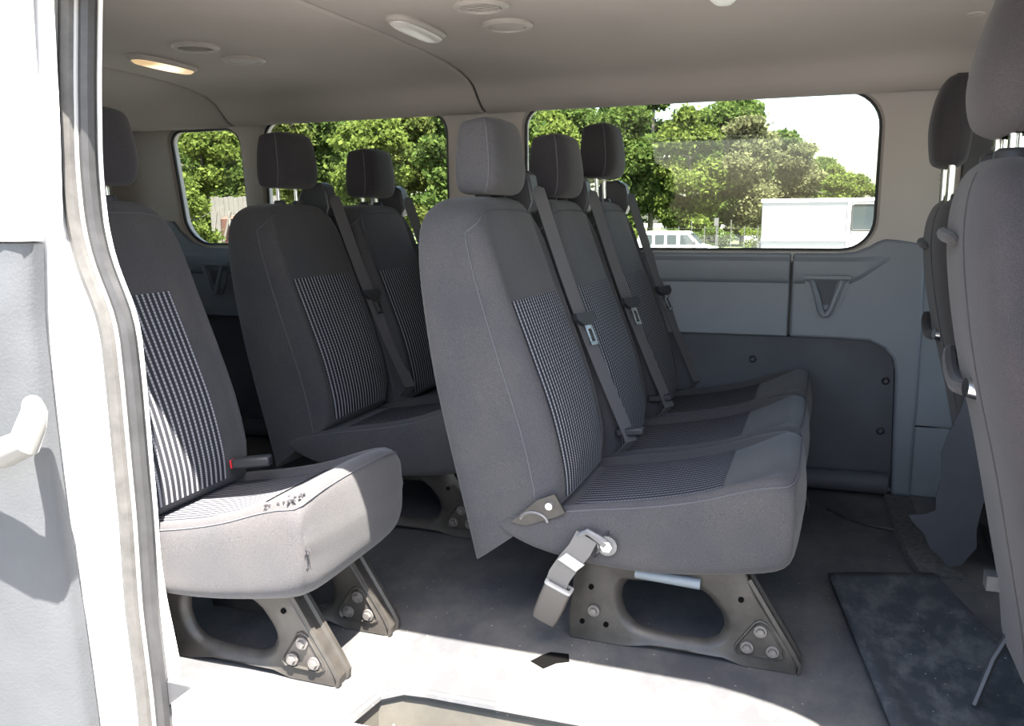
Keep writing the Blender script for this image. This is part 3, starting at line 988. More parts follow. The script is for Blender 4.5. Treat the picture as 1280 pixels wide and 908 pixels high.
def m_leg():
    mb = MB()
    H_ = resample(HOLE, 48)
    cx, cz = -0.26, 0.095
    def cast(dx, dz):
        best = None
        for i in range(len(OUT)):
            a, b = Vector(OUT[i]), Vector(OUT[(i + 1) % len(OUT)])
            e = b - a
            den = dx * e.y - dz * e.x
            if abs(den) < 1e-12:
                continue
            t = ((a.x - cx) * e.y - (a.y - cz) * e.x) / den
            u = ((a.x - cx) * dz - (a.y - cz) * dx) / den
            if t > 0 and -1e-6 <= u <= 1 + 1e-6 and (best is None or t < best):
                best = t
        return (cx + dx * best, cz + dz * best)
    O_ = [list(cast(h.x - cx, h.y - cz)) for h in H_]
    used = set()
    for q in OUT:
        k = min((i for i in range(48) if i not in used), key=lambda i: (O_[i][0] - q[0]) ** 2 + (O_[i][1] - q[1]) ** 2)
        O_[k] = list(q)
        used.add(k)
    def ring(pts, y):
        return [(p[0], y, p[1]) for p in pts]
    def mix(a, b, t):
        return [(lerp(p[0], q[0], t), lerp(p[1], q[1], t)) for p, q in zip(a, b)]
    Hl = [(p.x, p.y) for p in H_]
    def grow(d):
        out = []
        for (x, z) in Hl:
            v = Vector((x - cx, z - cz)).normalized() * d
            out.append((x + v.x, z + v.y))
        return out
    # outer flange, face, rolled rim round the opening, and the inner side
    mb.loft([ring(O_, 0.034), ring(O_, 0.006), ring(O_, -0.004), ring(mix(O_, Hl, 0.05), -0.008), ring(mix(O_, grow(0.02), 0.55), -0.004), ring(grow(0.020), -0.003), ring(grow(0.012), 0.001), ring(grow(0.004), 0.010), ring(Hl, 0.016), ring(Hl, 0.022), ring(grow(0.006), 0.024), ring(grow(0.014), 0.006), ring(mix(O_, grow(0.02), 0.55), 0.002), ring(mix(O_, Hl, 0.06), 0.002), ring(mix(O_, Hl, 0.04), 0.034), ring(O_, 0.034)], cap=False)
    return mb.mesh('leg', 45)
def m_foot():
    mb = MB()
    tri = [(-0.112, 0.030), (-0.030, 0.028), (-0.018, 0.036), (-0.020, 0.048), (-0.054, 0.104), (-0.068, 0.110), (-0.080, 0.104), (-0.116, 0.050), (-0.118, 0.038)]
    c = Vector((-0.066, 0.058))
    def sc_(k, y):
        return [(c.x + (p[0] - c.x) * k, y, c.y + (p[1] - c.y) * k) for p in tri]
    mb.loft([sc_(1.06, -0.004), sc_(1.04, -0.010), sc_(0.98, -0.011), sc_(0.88, -0.0055), sc_(0.5, -0.005)])
    return mb.mesh('bolt_plate', 40)
def m_bolt():
    mb = MB()
    mb.tube([(0, -0.004, 0), (0, -0.008, 0)], [0.0145, 0.0135], 14)
    mb.tube([(0, -0.008, 0), (0, -0.015, 0)], [0.0095, 0.0085], 6)
    return mb.mesh('bolt', 30)
def m_strut():
    mb = MB()      # folded front rail of the leg, a U of sheet steel seen from the front
    p = [(-0.098, 0.195), (-0.045, 0.110), (-0.004, 0.045), (0.010, 0.018), (0.008, 0.0)]
    rings = []
    for (x, z) in p:
        rings.append([(x + 0.000, -0.010, z), (x + 0.007, -0.008, z + 0.004), (x + 0.007, 0.002, z + 0.004), (x + 0.002, 0.006, z), (x + 0.002, 0.026, z), (x + 0.007, 0.030, z + 0.004), (x + 0.007, 0.040, z + 0.004), (x - 0.006, 0.042, z)])
    mb.loft(rings)
    return mb.mesh('leg_rail', 25)

def leg_set(root, y, mirror=False):
    l = obj('leg', cached('leg', m_leg), M['leg'], root, (0, y, 0))
    obj('leg_rail', cached('strut', m_strut), M['leg'], l)
    obj('bolt_plate', cached('foot', m_foot), M['leg'], l)
    for x, z in ((-0.094, 0.046), (-0.042, 0.045), (-0.068, 0.086), (-0.428, 0.075)):
        obj('bolt', cached('bolt', m_bolt), M['bolt'], l, (x, -0.003, z))
    for x, z in ((-0.435, 0.130), (-0.110, 0.150), (-0.400, 0.045), (-0.455, 0.045)):
        obj('bolt_hole', cached('bhole', lambda: MB().disc((0, 0, 0), 0.006, 0.004, 'y', 12).mesh('bolt_hole', 30)), M['hole_and_shadow'], l, (x, -0.0065, z))
    return l

def seat_place(root, y, raise_=0.0, belt=True, guide=True, dx=0.0, near=False, v1=0.79, t1=3.95):
    b = obj('backrest', cached('back', m_back), M['cloth'], root, (dx, y, 0))
    obj('striped_insert', cached('back_ins%.2f' % v1, lambda: patch(back_front, 0.12, t1, -0.79, v1, 26, 18, 0.207, 0.0022)), M['stripe'], b)
    obj('seam', cached('back_seam', m_back_seam), M['stitch'], b)
    c = obj('seat_cushion', cached('cush', m_cush), M['cloth'], root, (0, y, 0))
    obj('striped_insert', cached('cush_ins', lambda: patch(cush_top, 3.0, 6.2, -0.77, 0.77, 14, 18, 0.2165, 0.0035)), M['stripe'], c)
    obj('seam', cached('cush_seam', m_cush_seam), M['stitch'], c)
    h = obj('headrest', cached('head_near' if near else 'head', m_head), M['cloth'] if near else M['cloth_dark'], root, (dx, y, 1.000 + raise_))
    for sg in (-1, 1):
        obj('seam', cached('head_seam%d' % sg, lambda: m_head_seam(sg)), M['stitch'], h)
        obj('post', cached('post', lambda: m_post(0.08)), M['chrome'], h, (0, sg * 0.050, 0))
        obj('post_collar', cached('collar', m_collar), M['black_plastic'], b, (0, sg * 0.050, 0))
    if guide:
        g = obj('belt_guide', cached('guide', m_guide), M['black_plastic'], root, (dx, y, 0), bevel=0.006)
        obj('guide_slot', cached('slot', m_guide_slot), M['grey_slot'], g)
    if belt:
        s = obj('seat_belt', cached('belt', m_belt), M['belt'], root, (dx, y, 0))
        obj('belt_tongue', cached('tongue', m_tongue), M['black_plastic'], s)
        obj('tongue_plate', cached('tplate', m_tongue_plate), M['chrome'], s)
    return b, c

# three-seat bench in the middle of the picture
bench = thing('bench_seat', 'dark grey three-seat bench in the middle with striped inserts and a hanging belt buckle', 'bench seat', (0, 1.68, 0), rad(-0.4))
seat_place(bench, 0.218, 0.0, near=True)
seat_place(bench, 0.658, 0.0, dx=0.026)
seat_place(bench, 1.098, 0.070, dx=0.050)
leg_set(bench, 0.045)
leg_set(bench, 1.09)
for tx, tz in ((-0.36, 0.168), (-0.12, 0.215), (-0.50, 0.21)):
    obj('frame_tube', MB().tube([(tx, 0.06, tz), (tx, 1.12, tz)], 0.015, 10), M['leg'], bench)
bt = MB()
bt.tube([(-0.335, 0.040, 0.178), (-0.195, 0.040, 0.172)], 0.0125, 14)
obj('grey_rod', bt, M['tube_blue'], bench)['label'] = 'grey blue round rod'
rb = MB()
rb.prism([(-0.610, 0.276), (-0.548, 0.334), (-0.508, 0.352), (-0.484, 0.312), (-0.505, 0.300), (-0.575, 0.272)], 'y', -0.004, 0.004)
ar = MB()
ar.tube([(-0.556 + 0.032 * math.cos(a), -0.004, 0.283 + 0.022 * math.sin(a)) for a in np.linspace(0.1, 3.0, 10)], 0.004, 6)
rbo = obj('recliner_bracket', rb, M['leg'], bench, (0, 0.001, 0))
rb2 = MB()
rb2.tube([(-0.519, -0.012, 0.325), (-0.519, 0.002, 0.325)], [0.008, 0.012], 14)
obj('bolt', rb2, M['chrome'], rbo, (0, 0, 0))
obj('recliner_ring', ar, M['bolt'], rbo)
ba = MB()
ba.tube([(-0.438, 0.002, 0.238), (-0.452, -0.010, 0.250), (-0.450, -0.013, 0.270), (-0.430, -0.013, 0.280), (-0.408, -0.012, 0.268), (-0.392, -0.008, 0.255)], [0.006, 0.007, 0.007, 0.008, 0.010, 0.013], 8)
ba.disc((-0.388, -0.008, 0.252), 0.022, 0.008, 'y', 18)
bao = obj('belt_anchor', ba, M['zinc'], bench)
bd = MB()
bd.disc((-0.388, -0.015, 0.252), 0.013, 0.008, 'y', 6)
obj('bolt', bd, M['chrome'], bao)
bs = ribbon([(-0.388, 0.006, 0.285), (-0.395, -0.012, 0.262), (-0.408, -0.014, 0.235), (-0.415, -0.006, 0.222)], (0.8, 0.0, 0.5), 0.008, 0.003)
obj('cable', bs, M['black_plastic'], bao)
wb = ribbon([(-0.432, -0.012, 0.268), (-0.445, -0.022, 0.240), (-0.468, -0.028, 0.210), (-0.488, -0.030, 0.178), (-0.497, -0.030, 0.150)], [(0.7, 0, -0.35), (0.8, 0, -0.4), (0.8, 0, -0.45), (0.8, 0, -0.45), (0.8, 0, -0.4)], 0.050, 0.008)
hb = obj('hanging_belt', wb, M['belt_tan'], bench)
hb['label'] = 'worn pale webbing loop with brown buckle'
ws_ = ribbon([(-0.452, -0.030, 0.222), (-0.470, -0.034, 0.206)], (0.8, 0, -0.45), 0.046, 0.006)
obj('webbing_stitch', ws_, M['rim'], hb)
bk = MB()
R = Matrix.Rotation(rad(22), 3, 'Y')
rings = []
for (dz, wx, wy_) in ((0.045, 0.030, 0.015), (0.040, 0.031, 0.016), (0.0, 0.031, 0.017), (-0.035, 0.029, 0.016), (-0.045, 0.026, 0.013)):
    rings.append([Vector((-0.506, -0.030, 0.112)) + R @ Vector((u * wx, v * wy_, dz)) for u, v in superring(24, 6)])
bk.loft(rings)
bko = obj('buckle', bk, M['buckle_tan'], hb, angle=40)
bk2 = MB()
bk2.loft([[Vector((-0.506, -0.030, 0.112)) + R @ Vector((u * a, v * b_, 0.0465 + dz)) for u, v in superring(24, 6)] for a, b_, dz in ((0.032, 0.017, -0.004), (0.032, 0.017, 0.003), (0.026, 0.011, 0.004), (0.026, 0.011, -0.002))])
obj('buckle_rim', bk2, M['rim'], hb)
for i, y in enumerate((0.455, 0.895)):
    tgm = MB()
    tgm.box((-0.44, y, 0.385), (0.075, 0.028, 0.022), ('Y', rad(-8)))
    obj('belt_stalk', tgm, M['black_plastic'], bench, bevel=0.006)

# seats of the row behind
pair = thing('double_seat', 'dark grey two-seat bench behind on the far side, below the middle window', 'bench seat', (-0.887, 2.162, 0))
seat_place(pair, 0.218, 0.045)
seat_place(pair, 0.658, 0.022, dx=0.058)
leg_set(pair, 0.045)
leg_set(pair, 0.72)
single = thing('single_seat', 'single grey seat by the door with a sunlit torn cushion and a red belt buckle', 'seat', (-0.887, 1.292, 0))
sb, scu = seat_place(single, 0.218, 0.028, belt=False, guide=False, dx=0.068, v1=0.47, t1=4.1)
leg_set(single, 0.080)
leg_set(single, 0.305)
for q_ in (pair, single):
    for ch in q_.children:
        if ch.name.startswith('seat_cushion'):
            ch.location.z = -0.014
for p_, w_ in ((pair, 0.66), (single, 0.30)):
    for tx, tz in ((-0.12, 0.215), (-0.50, 0.21)):
        obj('frame_tube', MB().tube([(tx, 0.07, tz), (tx, w_ + 0.06, tz)], 0.014, 10), M['leg'], p_)
rbk = MB()
rbk.box((0, 0, 0), (0.095, 0.032, 0.026))
rb_o = obj('buckle', rbk, M['black_plastic'], single, (-0.365, 0.335, 0.372), bevel=0.006, rot=(0, rad(-6), rad(14)))
rbb = MB()
rbb.box((-0.0475, 0.0, 0.0), (0.008, 0.026, 0.021))
obj('red_button', rbb, M['red'], rb_o, bevel=0.002)['label'] = 'red release button'
# tears in the sunlit corner of the single cushion
def tear(pts, y=None):
    mb = MB()
    for (x, yy, z, l, a) in pts:
        mb.box((x, yy, z), (0.004, l, 0.006), ('X', a))
    return mb
tr = MB()
rr_ = random.Random(3)
for k in range(60):
    a, b_ = rr_.uniform(-1, 1), rr_.uniform(-1, 1)
    ang = rr_.uniform(-0.5, 0.5)
    c = Vector((-0.020 + b_ * 0.014, 0.0225 - b_ * 0.006, 0.320 + a * 0.026)) if k < 34 else Vector((-0.060 + b_ * 0.040, 0.034 + a * 0.022, 0.424 + b_ * 0.012))
    tr.tube([c, c + Vector((rr_.uniform(-0.002, 0.008), rr_.uniform(-0.010, 0.0), rr_.uniform(-0.016, 0.006)))], [0.0029, 0.0010], 5)
obj('torn_patch', tr, M['cloth_dark'], scu, (0, -0.218, 0), kind='stuff')['label'] = 'dark torn threads at the cushion corner'
obj('painted_floor_shadow', shadow_patch, M['hole_and_shadow'], floor, (-0.095, 0.072, 0))  # painted shadow spot lying on the floor vinyl

# front seats seen from behind
FB = [  # z, rear x, front x, half width
    (0.13, 0.405, 0.52, 0.225), (0.22, 0.392, 0.52, 0.232), (0.34, 0.366, 0.50, 0.236), (0.52, 0.326, 0.46, 0.238), (0.68, 0.285, 0.43, 0.238), (0.80, 0.262, 0.40, 0.234),
    (0.90, 0.250, 0.38, 0.222), (0.97, 0.252, 0.365, 0.196), (1.015, 0.265, 0.35, 0.155), (1.036, 0.285, 0.33, 0.105)]
def m_fback():
    mb = MB()
    rings = []
    for k in range(37):
        t = k / 4
        z, xb, xf, hw = (interp(FB, t, i) for i in range(4))
        rings.append([(lerp(xb, xf, (u + 1) / 2) + (0.012 * v * v if u < 0 else 0), v * hw, z) for u, v in superring(48, 4.5)])
    mb.loft(rings)
    return mb.mesh('backrest', 60)
FH = [(0.0, 0.290, 0.345, 0.09), (0.012, 0.268, 0.365, 0.118), (0.04, 0.256, 0.385, 0.132), (0.08, 0.254, 0.395, 0.136), (0.14, 0.268, 0.400, 0.134), (0.20, 0.292, 0.402, 0.126), (0.25, 0.318, 0.400, 0.112), (0.275, 0.340, 0.392, 0.09)]
FH2 = [(0.0, 0.295, 0.335, 0.09), (0.012, 0.276, 0.352, 0.118), (0.04, 0.268, 0.362, 0.132), (0.12, 0.262, 0.368, 0.136), (0.20, 0.270, 0.366, 0.130), (0.25, 0.284, 0.360, 0.118), (0.275, 0.298, 0.350, 0.098), (0.285, 0.312, 0.335, 0.07)]
def m_fhead(sz=1.0):
    mb = MB()
    rings = []
    for k in range(29):
        t = k / 4
        z, xb, xf, hw = (interp(FH2 if sz < 1 else FH, t, i) for i in range(4))
        rings.append([(lerp(xb, xf, (u + 1) / 2) + (0.022 * v * v if u < 0 else -0.010 * v * v), v * hw * (0.66 if sz < 1 else 1.0), z * sz) for u, v in superring(40, 3.6)])
    mb.loft(rings)
    return mb.mesh('headrest', 60)
def m_fcush():
    mb = MB()
    rows = [(0.42, 0.22, 0.46), (0.50, 0.20, 0.47), (0.70, 0.20, 0.47), (0.85, 0.21, 0.48), (0.92, 0.24, 0.47), (0.95, 0.30, 0.43)]
    mb.loft([[(x, v * 0.24, lerp(zb, zt_, (u + 1) / 2)) for v, u in superring(32, 5)] for x, zb, zt_ in rows])
    return mb.mesh('seat_cushion', 60)
def m_fbase():
    mb = MB()
    mb.box((0.70, 0, 0.10), (0.46, 0.36, 0.20))
    mb.box((0.50, 0.0, 0.19), (0.10, 0.40, 0.03))
    return mb.mesh('seat_base', 30)
def front_seat(label, loc, hz, hs):
    root = thing('front_seat', label, 'seat', loc)
    b = obj('backrest', cached('fback', m_fback), M['cloth_front'], root)
    # two rolls of the map pocket: elastic top edge and sagging bottom
    def rear(v, z):
        for (z0, x0, _, h0), (z1, x1, _, h1) in zip(FB, FB[1:]):
            if z0 <= z <= z1:
                u = (z - z0) / (z1 - z0)
                return lerp(x0, x1, u) + 0.012 * v * v, lerp(h0, h1, u)
    pm = MB()
    path = []
    for k in range(14):
        v = lerp(-0.22, 1.0, k / 13)
        x, hw = rear(v, 0.905)
        path.append((x - 0.003 + 0.045 * sstep(0.93, 1.0, v), v * hw * 1.01, 0.905 + 0.006 * v))
    pm.tube(path, [0.004, 0.009] + [0.012] * 11 + [0.007], 8)
    obj('pocket_band', pm, M['cloth_front'], b)
    pm = MB()
    path = []
    for k in range(14):
        v = lerp(-0.16, 1.0, k / 13)
        z = 0.648 + 0.035 * max(0, v) ** 2 - 0.018 * math.sin(math.pi * k / 13)
        x, hw = rear(v, z)
        path.append((x - 0.006 - 0.010 * math.sin(math.pi * k / 13) + 0.055 * sstep(0.93, 1.0, v), v * hw * 1.01, z))
    pm.tube(path, [0.006, 0.010] + [0.014] * 11 + [0.008], 8)
    obj('pocket_flap', pm, M['cloth_front'], b)
    bn = MB()
    for k in (1,):
        bn.tube([(0.300, -0.036, 0.648), (0.281, -0.040, 0.649)], [0.021, 0.016], 18)
    obj('snap_button', bn, M['chrome'], b)['label'] = 'round chrome button'
    for vv in (-0.42, 0.86):
        path = []
        for k in range(20):
            t = lerp(0.5, 8.0, k / 19)
            z, xb, xf, hw = (interp(FB, t, i) for i in range(4))
            u = (1 - abs(vv) ** 4.5) ** (1 / 4.5)
            path.append(((xb + xf) / 2 - (xf - xb) / 2 * u + 0.012 * vv * vv - 0.0003, vv * hw, z))
        obj('seam', MB().tube(path, 0.0020, 5), M['cloth_front'], b)
    h = obj('headrest', cached('fhead%s' % hs, lambda: m_fhead(hs)), M['cloth_front'] if hs > 1 else M['cloth_dark'], root, (0 if hs > 1 else -0.028, 0, hz))
    for s in (-1, 1):
        pmm = cached('fpost', lambda: MB().tube([(0.318, 0, -0.10), (0.318, 0, 0.03)], 0.010, 12).mesh('post', 50))
        p_ = obj('post', pmm, M['chrome'], h, (0, s * 0.062, 0))
        nm_ = cached('fnotch', lambda: MB().box((0.309, 0, -0.015), (0.006, 0.012, 0.004)).box((0.309, 0, -0.03), (0.006, 0.012, 0.004)).box((0.309, 0, -0.045), (0.006, 0.012, 0.004)).mesh('post_notch', 30))
        if s > 0:
            obj('post_notch', nm_, M['zinc'], p_)
        obj('post_collar', cached('fcollar', lambda: MB().tube([(0.318, 0, 1.020), (0.318, 0, 1.046), (0.318, 0, 1.052)], [0.030, 0.029, 0.022], 14).mesh('post_collar', 50)), M['black_plastic'], b, (0, s * 0.062, 0))
    obj('seat_cushion', cached('fcush', m_fcush), M['cloth_front'], root)
    obj('seat_base', cached('fbase', m_fbase), M['black_plastic'], root, bevel=0.01)
    return root
fs1 = front_seat('large mauve-grey front seat seen from behind at the right edge, nearest the camera', (-0.022, 1.66, 0), 1.076, 1.20)
fs2 = front_seat('driver seat seen from behind with a smaller dark headrest, beyond the nearer front seat', (0.042, 2.62, 0), 1.125, 0.90)
fs2.scale = (1, 1, 0.95)

rl = MB(); rl.box((0.52, 0.12, 0.235), (0.30, 0.035, 0.03))
obj('seat_rail', rl, M['zinc'], fs1)
lv = MB(); lv.tube([(0.352, 0.02, 0.02), (0.385, 0.06, 0.10), (0.43, 0.10, 0.17)], 0.008, 8)
obj('lever', lv, M['black_plastic'], fs1)
# ------------------------------------------------------------------ loose things on the floor
A, B, C_, D = Vector((0.075, 2.225)), Vector((0.335, 2.315)), Vector((0.495, 1.68)), Vector((0.190, 1.46))
def matp(u, v):
    return (A.lerp(B, u)).lerp(D.lerp(C_, u), v)
mm = MB()
nu, nv = 16, 24
top, under = [], []
vs_, fs = [], []
for i in range(nv + 1):
    for k in range(nu + 1):
        u, v = k / nu, i / nv
        e = min(u, 1 - u) * 0.3, min(v, 1 - v) * 0.7
        d = min(e)
        z = 0.012 + 0.012 * (1 - sstep(0.02, 0.05, d)) + 0.004 * math.sin(u * 5 + v * 3) * 0.3
        p = matp(u, v)
        vs_.append((p.x, p.y, z))
for i in range(nv):
    for k in range(nu):
        a = i * (nu + 1) + k
        fs.append((a, a + 1, a + nu + 2, a + nu + 1))
mm.add(vs_, fs)
mo = obj('floor_panel', mm, M['mat_plastic'])
so = mo.modifiers.new('thick', 'SOLIDIFY'); so.thickness = 0.009; so.offset = -1
tag(mo, 'scuffed black plastic tray panel lying loose on the floor', 'floor mat')
# torn black lining hanging between pillar and front seats
sh = MB()
ol = [(0.262, 0.180), (0.300, 0.185), (0.324, 0.20), (0.322, 0.24), (0.330, 0.28), (0.326, 0.35), (0.338, 0.40), (0.362, 0.47), (0.390, 0.60), (0.44, 0.62), (0.44, 0.30), (0.428, 0.22), (0.42, 0.16), (0.424, 0.11), (0.408, 0.085), (0.395, 0.062), (0.365, 0.048), (0.345, 0.072), (0.318, 0.095), (0.30, 0.135), (0.275, 0.16)]
sh.prism(ol, 'y', 2.295, 2.300)
so_ = obj('torn_lining', sh, M['sheet'], smooth=False)
tag(so_, 'torn black lining sheet hanging behind the driver seat', 'lining')
# carpet strip along the pillar foot
cs = MB()
cs.loft([[(0.255, 2.98, 0.0), (0.262, 2.98, 0.014), (0.335, 2.98, 0.016), (0.345, 2.98, 0.0)], [(0.262, 2.70, 0.0), (0.270, 2.70, 0.016), (0.345, 2.70, 0.02), (0.352, 2.70, 0.0)], [(0.28, 2.45, 0.0), (0.287, 2.45, 0.014), (0.375, 2.45, 0.022), (0.385, 2.45, 0.0)], [(0.30, 2.335, 0.0), (0.306, 2.335, 0.012), (0.42, 2.335, 0.012), (0.425, 2.335, 0.0)]])
tag(obj('carpet_strip', cs, M['carpet']), 'frayed grey carpet strip along the foot of the cab pillar', 'carpet')
cb = MB()
cb.tube([(0.08, 2.80, 0.004), (0.14, 2.72, 0.006), (0.20, 2.68, 0.005), (0.265, 2.66, 0.006)], 0.005, 6)
tag(obj('loose_cord', cb, M['rubber_dark']), 'thin black cord lying on the floor near the wall duct', 'cord')

# ------------------------------------------------------------------ lamps and vents on the ceiling
CZ = 1.4445
def lamp(loc, lens, label, on=False):
    r_ = thing('ceiling_lamp', label, 'lamp', loc)
    h = MB()
    def ov(sx, sy, z):
        return [(u * sx, v * sy, z) for u, v in superring(28, 3.0)]
    h.loft([ov(0.043, 0.140, 0.004), ov(0.043, 0.140, -0.004), ov(0.038, 0.134, -0.010), ov(0.034, 0.130, -0.012)])
    obj('housing', h, M['vent'] if not on else M['headliner'], r_)
    l = MB()
    l.loft([ov(0.032, 0.127, -0.008), ov(0.032, 0.127, -0.014), ov(0.025, 0.118, -0.020), ov(0.010, 0.08, -0.022)])
    obj('lens', l, lens, r_)
    return r_
lamp((-1.994, 2.275, CZ), M['lamp_on'], 'lit ceiling lamp glowing warm orange at the rear', True)
lamp((-1.018, 2.115, CZ), M['lamp_plastic'], 'unlit white ceiling lamp above the middle bench')
lamp((-0.225, 1.985, CZ), M['lamp_plastic'], 'unlit ceiling lamp cut off by the top edge of the picture')
def vent(loc, label, kind):
    r_ = thing('ceiling_vent' if kind == 'louvre' else 'ceiling_speaker', label, 'vent' if kind == 'louvre' else 'speaker', loc)
    g = MB()
    n = 24
    def circ(r, z):
        return [(r * math.cos(2 * math.pi * k / n), r * math.sin(2 * math.pi * k / n), z) for k in range(n)]
    g.loft([circ(0.068, 0.004), circ(0.068, -0.003), circ(0.060, -0.009), circ(0.050, -0.009), circ(0.047, -0.002), circ(0.047, 0.003)], cap=False)
    obj('ring', g, M['vent'], r_)
    if kind == 'louvre':
        d = MB(); d.disc((0, 0, 0.0), 0.048, 0.003, 'z', 24)
        obj('hollow', d, M['vent_dark'], r_)
        for k in range(6):
            y = -0.036 + 0.0144 * k
            half = math.sqrt(max(0, 0.046 ** 2 - y * y))
            s_ = MB(); s_.box((0, y, -0.005), (half * 2, 0.011, 0.002), ('X', rad(32)))
            obj('slat', s_, M['vent'], r_, smooth=False)
    else:
        d = MB()
        d.loft([circ(0.047, -0.003), circ(0.045, -0.006), circ(0.02, -0.008)])
        obj('cover', d, M['vent'], r_)
    return r_
vent((-0.777, 1.966, CZ), 'louvred round air vent above the bench, nearer the picture top', 'louvre')
vent((-0.790, 2.184, CZ), 'round plain cover beside the front louvred vent above the bench', 'plain')
vent((-1.727, 2.107, CZ), 'louvred round air vent just in front of the lit lamp', 'louvre')
vent((-1.728, 2.330, CZ), 'round plain cover on the ceiling right of the lit lamp', 'plain')
cl = MB(); cl.loft([[(0.351 + 0.022 * a * math.cos(t), 2.494 + 0.018 * a * math.sin(t), 1.4435 + z) for t in np.linspace(0, 2 * math.pi, 14, endpoint=False)] for a, z in ((1, 0.002), (1, -0.004), (0.6, -0.007))])
tag(obj('ceiling_clip', cl, M['vent']), 'small oval ceiling clip above the driver seat', 'clip')

# ------------------------------------------------------------------ outdoors
GZ = -1.70
gm = MB()
rows = []
for (y, z) in ((-60, -0.60), (0, -0.60), (4, -0.62), (10, -1.0), (20, -1.6), (34, GZ), (46, -2.0), (51, -2.08), (58, -1.65), (64, -1.45), (130, -1.0), (200, -1.0)):
    rows.append([(x, y, z) for x in np.linspace(-120, 120, 13)])
gm.loft(rows, cap=False, closed=False)
gobj = struct('ground', gm, M['asphalt'])
gv = MB()
gv.loft([[(x, y, z) for x in np.linspace(-110, 110, 9)] for y, z in ((57.9, -1.64), (64, -1.43), (130, -0.98))], cap=False, closed=False)
struct('grass_verge', gv, M['grass'])

def leaf_mesh(name, clumps, n, size, seed, flat=0.6):
    """leaf blades scattered on the shells of several clumps"""
    rng = np.random.default_rng(seed)
    w_ = np.array([c[3] ** 2 for c in clumps]); w_ = w_ / w_.sum()
    idx = rng.choice(len(clumps), n, p=w_)
    C0 = np.array([c[:3] for c in clumps])[idx]
    R0 = np.array([c[3] for c in clumps])[idx]
    d = rng.normal(size=(n, 3)); d /= np.linalg.norm(d, axis=1)[:, None]
    d[:, 2] *= flat
    rad_ = R0 * np.abs(rng.normal(0.78, 0.26, n))
    c = C0 + d * rad_[:, None]
    a = rng.normal(size=(n, 3)); a /= np.linalg.norm(a, axis=1)[:, None]
    b = np.cross(a, rng.normal(size=(n, 3))); b /= np.linalg.norm(b, axis=1)[:, None]
    s = size * rng.uniform(0.5, 1.3, n)[:, None]
    q = np.stack([c - a * s * 0.5, c + b * s * 0.33, c + a * s * 0.5, c - b * s * 0.33], axis=1).reshape(-1, 3)
    me = bpy.data.meshes.new(name)
    f = np.arange(4 * n).reshape(-1, 4)
    me.vertices.add(4 * n); me.vertices.foreach_set('co', q.ravel())
    me.loops.add(4 * n); me.loops.foreach_set('vertex_index', f.ravel())
    me.polygons.add(n)
    me.polygons.foreach_set('loop_start', np.arange(n) * 4)
    me.polygons.foreach_set('loop_total', np.full(n, 4))
    me.update(calc_edges=True)
    return me
def clumps_for(kind, seed):
    r = random.Random(seed)
    out = []
    if kind == 'broad':
        for k in range(34):
            z = r.uniform(1.6, 9.6)
            w_ = 2.1 * math.sin(math.pi * min(1, (z - 0.2) / 10.6)) ** 0.7
            a = r.uniform(0, 6.28); q = w_ * r.uniform(0.3, 1)
            out.append((q * math.cos(a), q * math.sin(a), z, r.uniform(0.75, 1.35)))
    elif kind == 'pine':
        for k in range(34):
            z = r.uniform(2.0, 13.0)
            w_ = 2.0 * (1 - ((z - 2.0) / 13) ** 1.3)
            a = r.uniform(0, 6.28); q = w_ * r.uniform(0.2, 1)
            out.append((q * math.cos(a), q * math.sin(a), z, r.uniform(0.7, 1.25)))
    else:
        for k in range(12):
            a = r.uniform(0, 6.28); q = r.uniform(0, 1.4)
            out.append((q * math.cos(a), q * math.sin(a), r.uniform(0.3, 2.0), r.uniform(0.45, 0.8)))
    return out
def trunk_mesh(kind, seed):
    r = random.Random(seed)
    mb = MB()
    H_ = {'broad': 8.5, 'pine': 13.0, 'bush': 1.4}[kind]
    r0 = {'broad': 0.20, 'pine': 0.20, 'bush': 0.05}[kind]
    path = [(0.12 * math.sin(k * 0.9 + seed), 0.12 * math.cos(k * 1.3 + seed) - 0.12, H_ * k / 8) for k in range(9)]
    mb.tube(path, [lerp(r0, r0 * 0.25, k / 8) for k in range(9)], 7)
    for k in range(7 if kind != 'bush' else 3):
        z = H_ * r.uniform(0.35, 0.9); a = r.uniform(0, 6.28); l = r.uniform(1.0, 2.2) * (1 if kind != 'bush' else 0.3)
        mb.tube([(0, 0, z), (l * 0.5 * math.cos(a), l * 0.5 * math.sin(a), z + 0.25), (l * math.cos(a), l * math.sin(a), z + 0.7 * l * 0.5)], [r0 * 0.35, r0 * 0.22, r0 * 0.1], 5)
    return mb.mesh('trunk', 60)
KIND = {}
for kd, sd, n, sz, lm in (('broad_a', 1, 24000, 0.36, 'leaf_bright'), ('broad_b', 2, 24000, 0.36, 'leaf_mid'), ('broad_c', 5, 24000, 0.36, 'leaf_dull'), ('pine_a', 3, 24000, 0.36, 'leaf_pine'), ('pine_b', 4, 24000, 0.36, 'leaf_mid'), ('bush_a', 6, 2600, 0.24, 'leaf_bright'), ('bush_b', 7, 2600, 0.24, 'leaf_mid')):
    base = kd.split('_')[0]
    KIND[kd] = (leaf_mesh('crown', clumps_for(base, sd), n, sz, sd), trunk_mesh(base, sd), lm)
TL = {'broad': ('broadleaf_tree', 'tree'), 'pine': ('pine_tree', 'tree'), 'bush': ('roadside_bush', 'bush')}
def gz_at(y):
    tab = ((0, -0.6), (10, -1.0), (20, -1.6), (34, GZ), (46, -2.0), (51, -2.08), (58, -1.65), (64, -1.45), (130, -1.0), (300, -1.0))
    for (a, za), (b, zb) in zip(tab, tab[1:]):
        if a <= y <= b:
            return lerp(za, zb, (y - a) / (b - a))
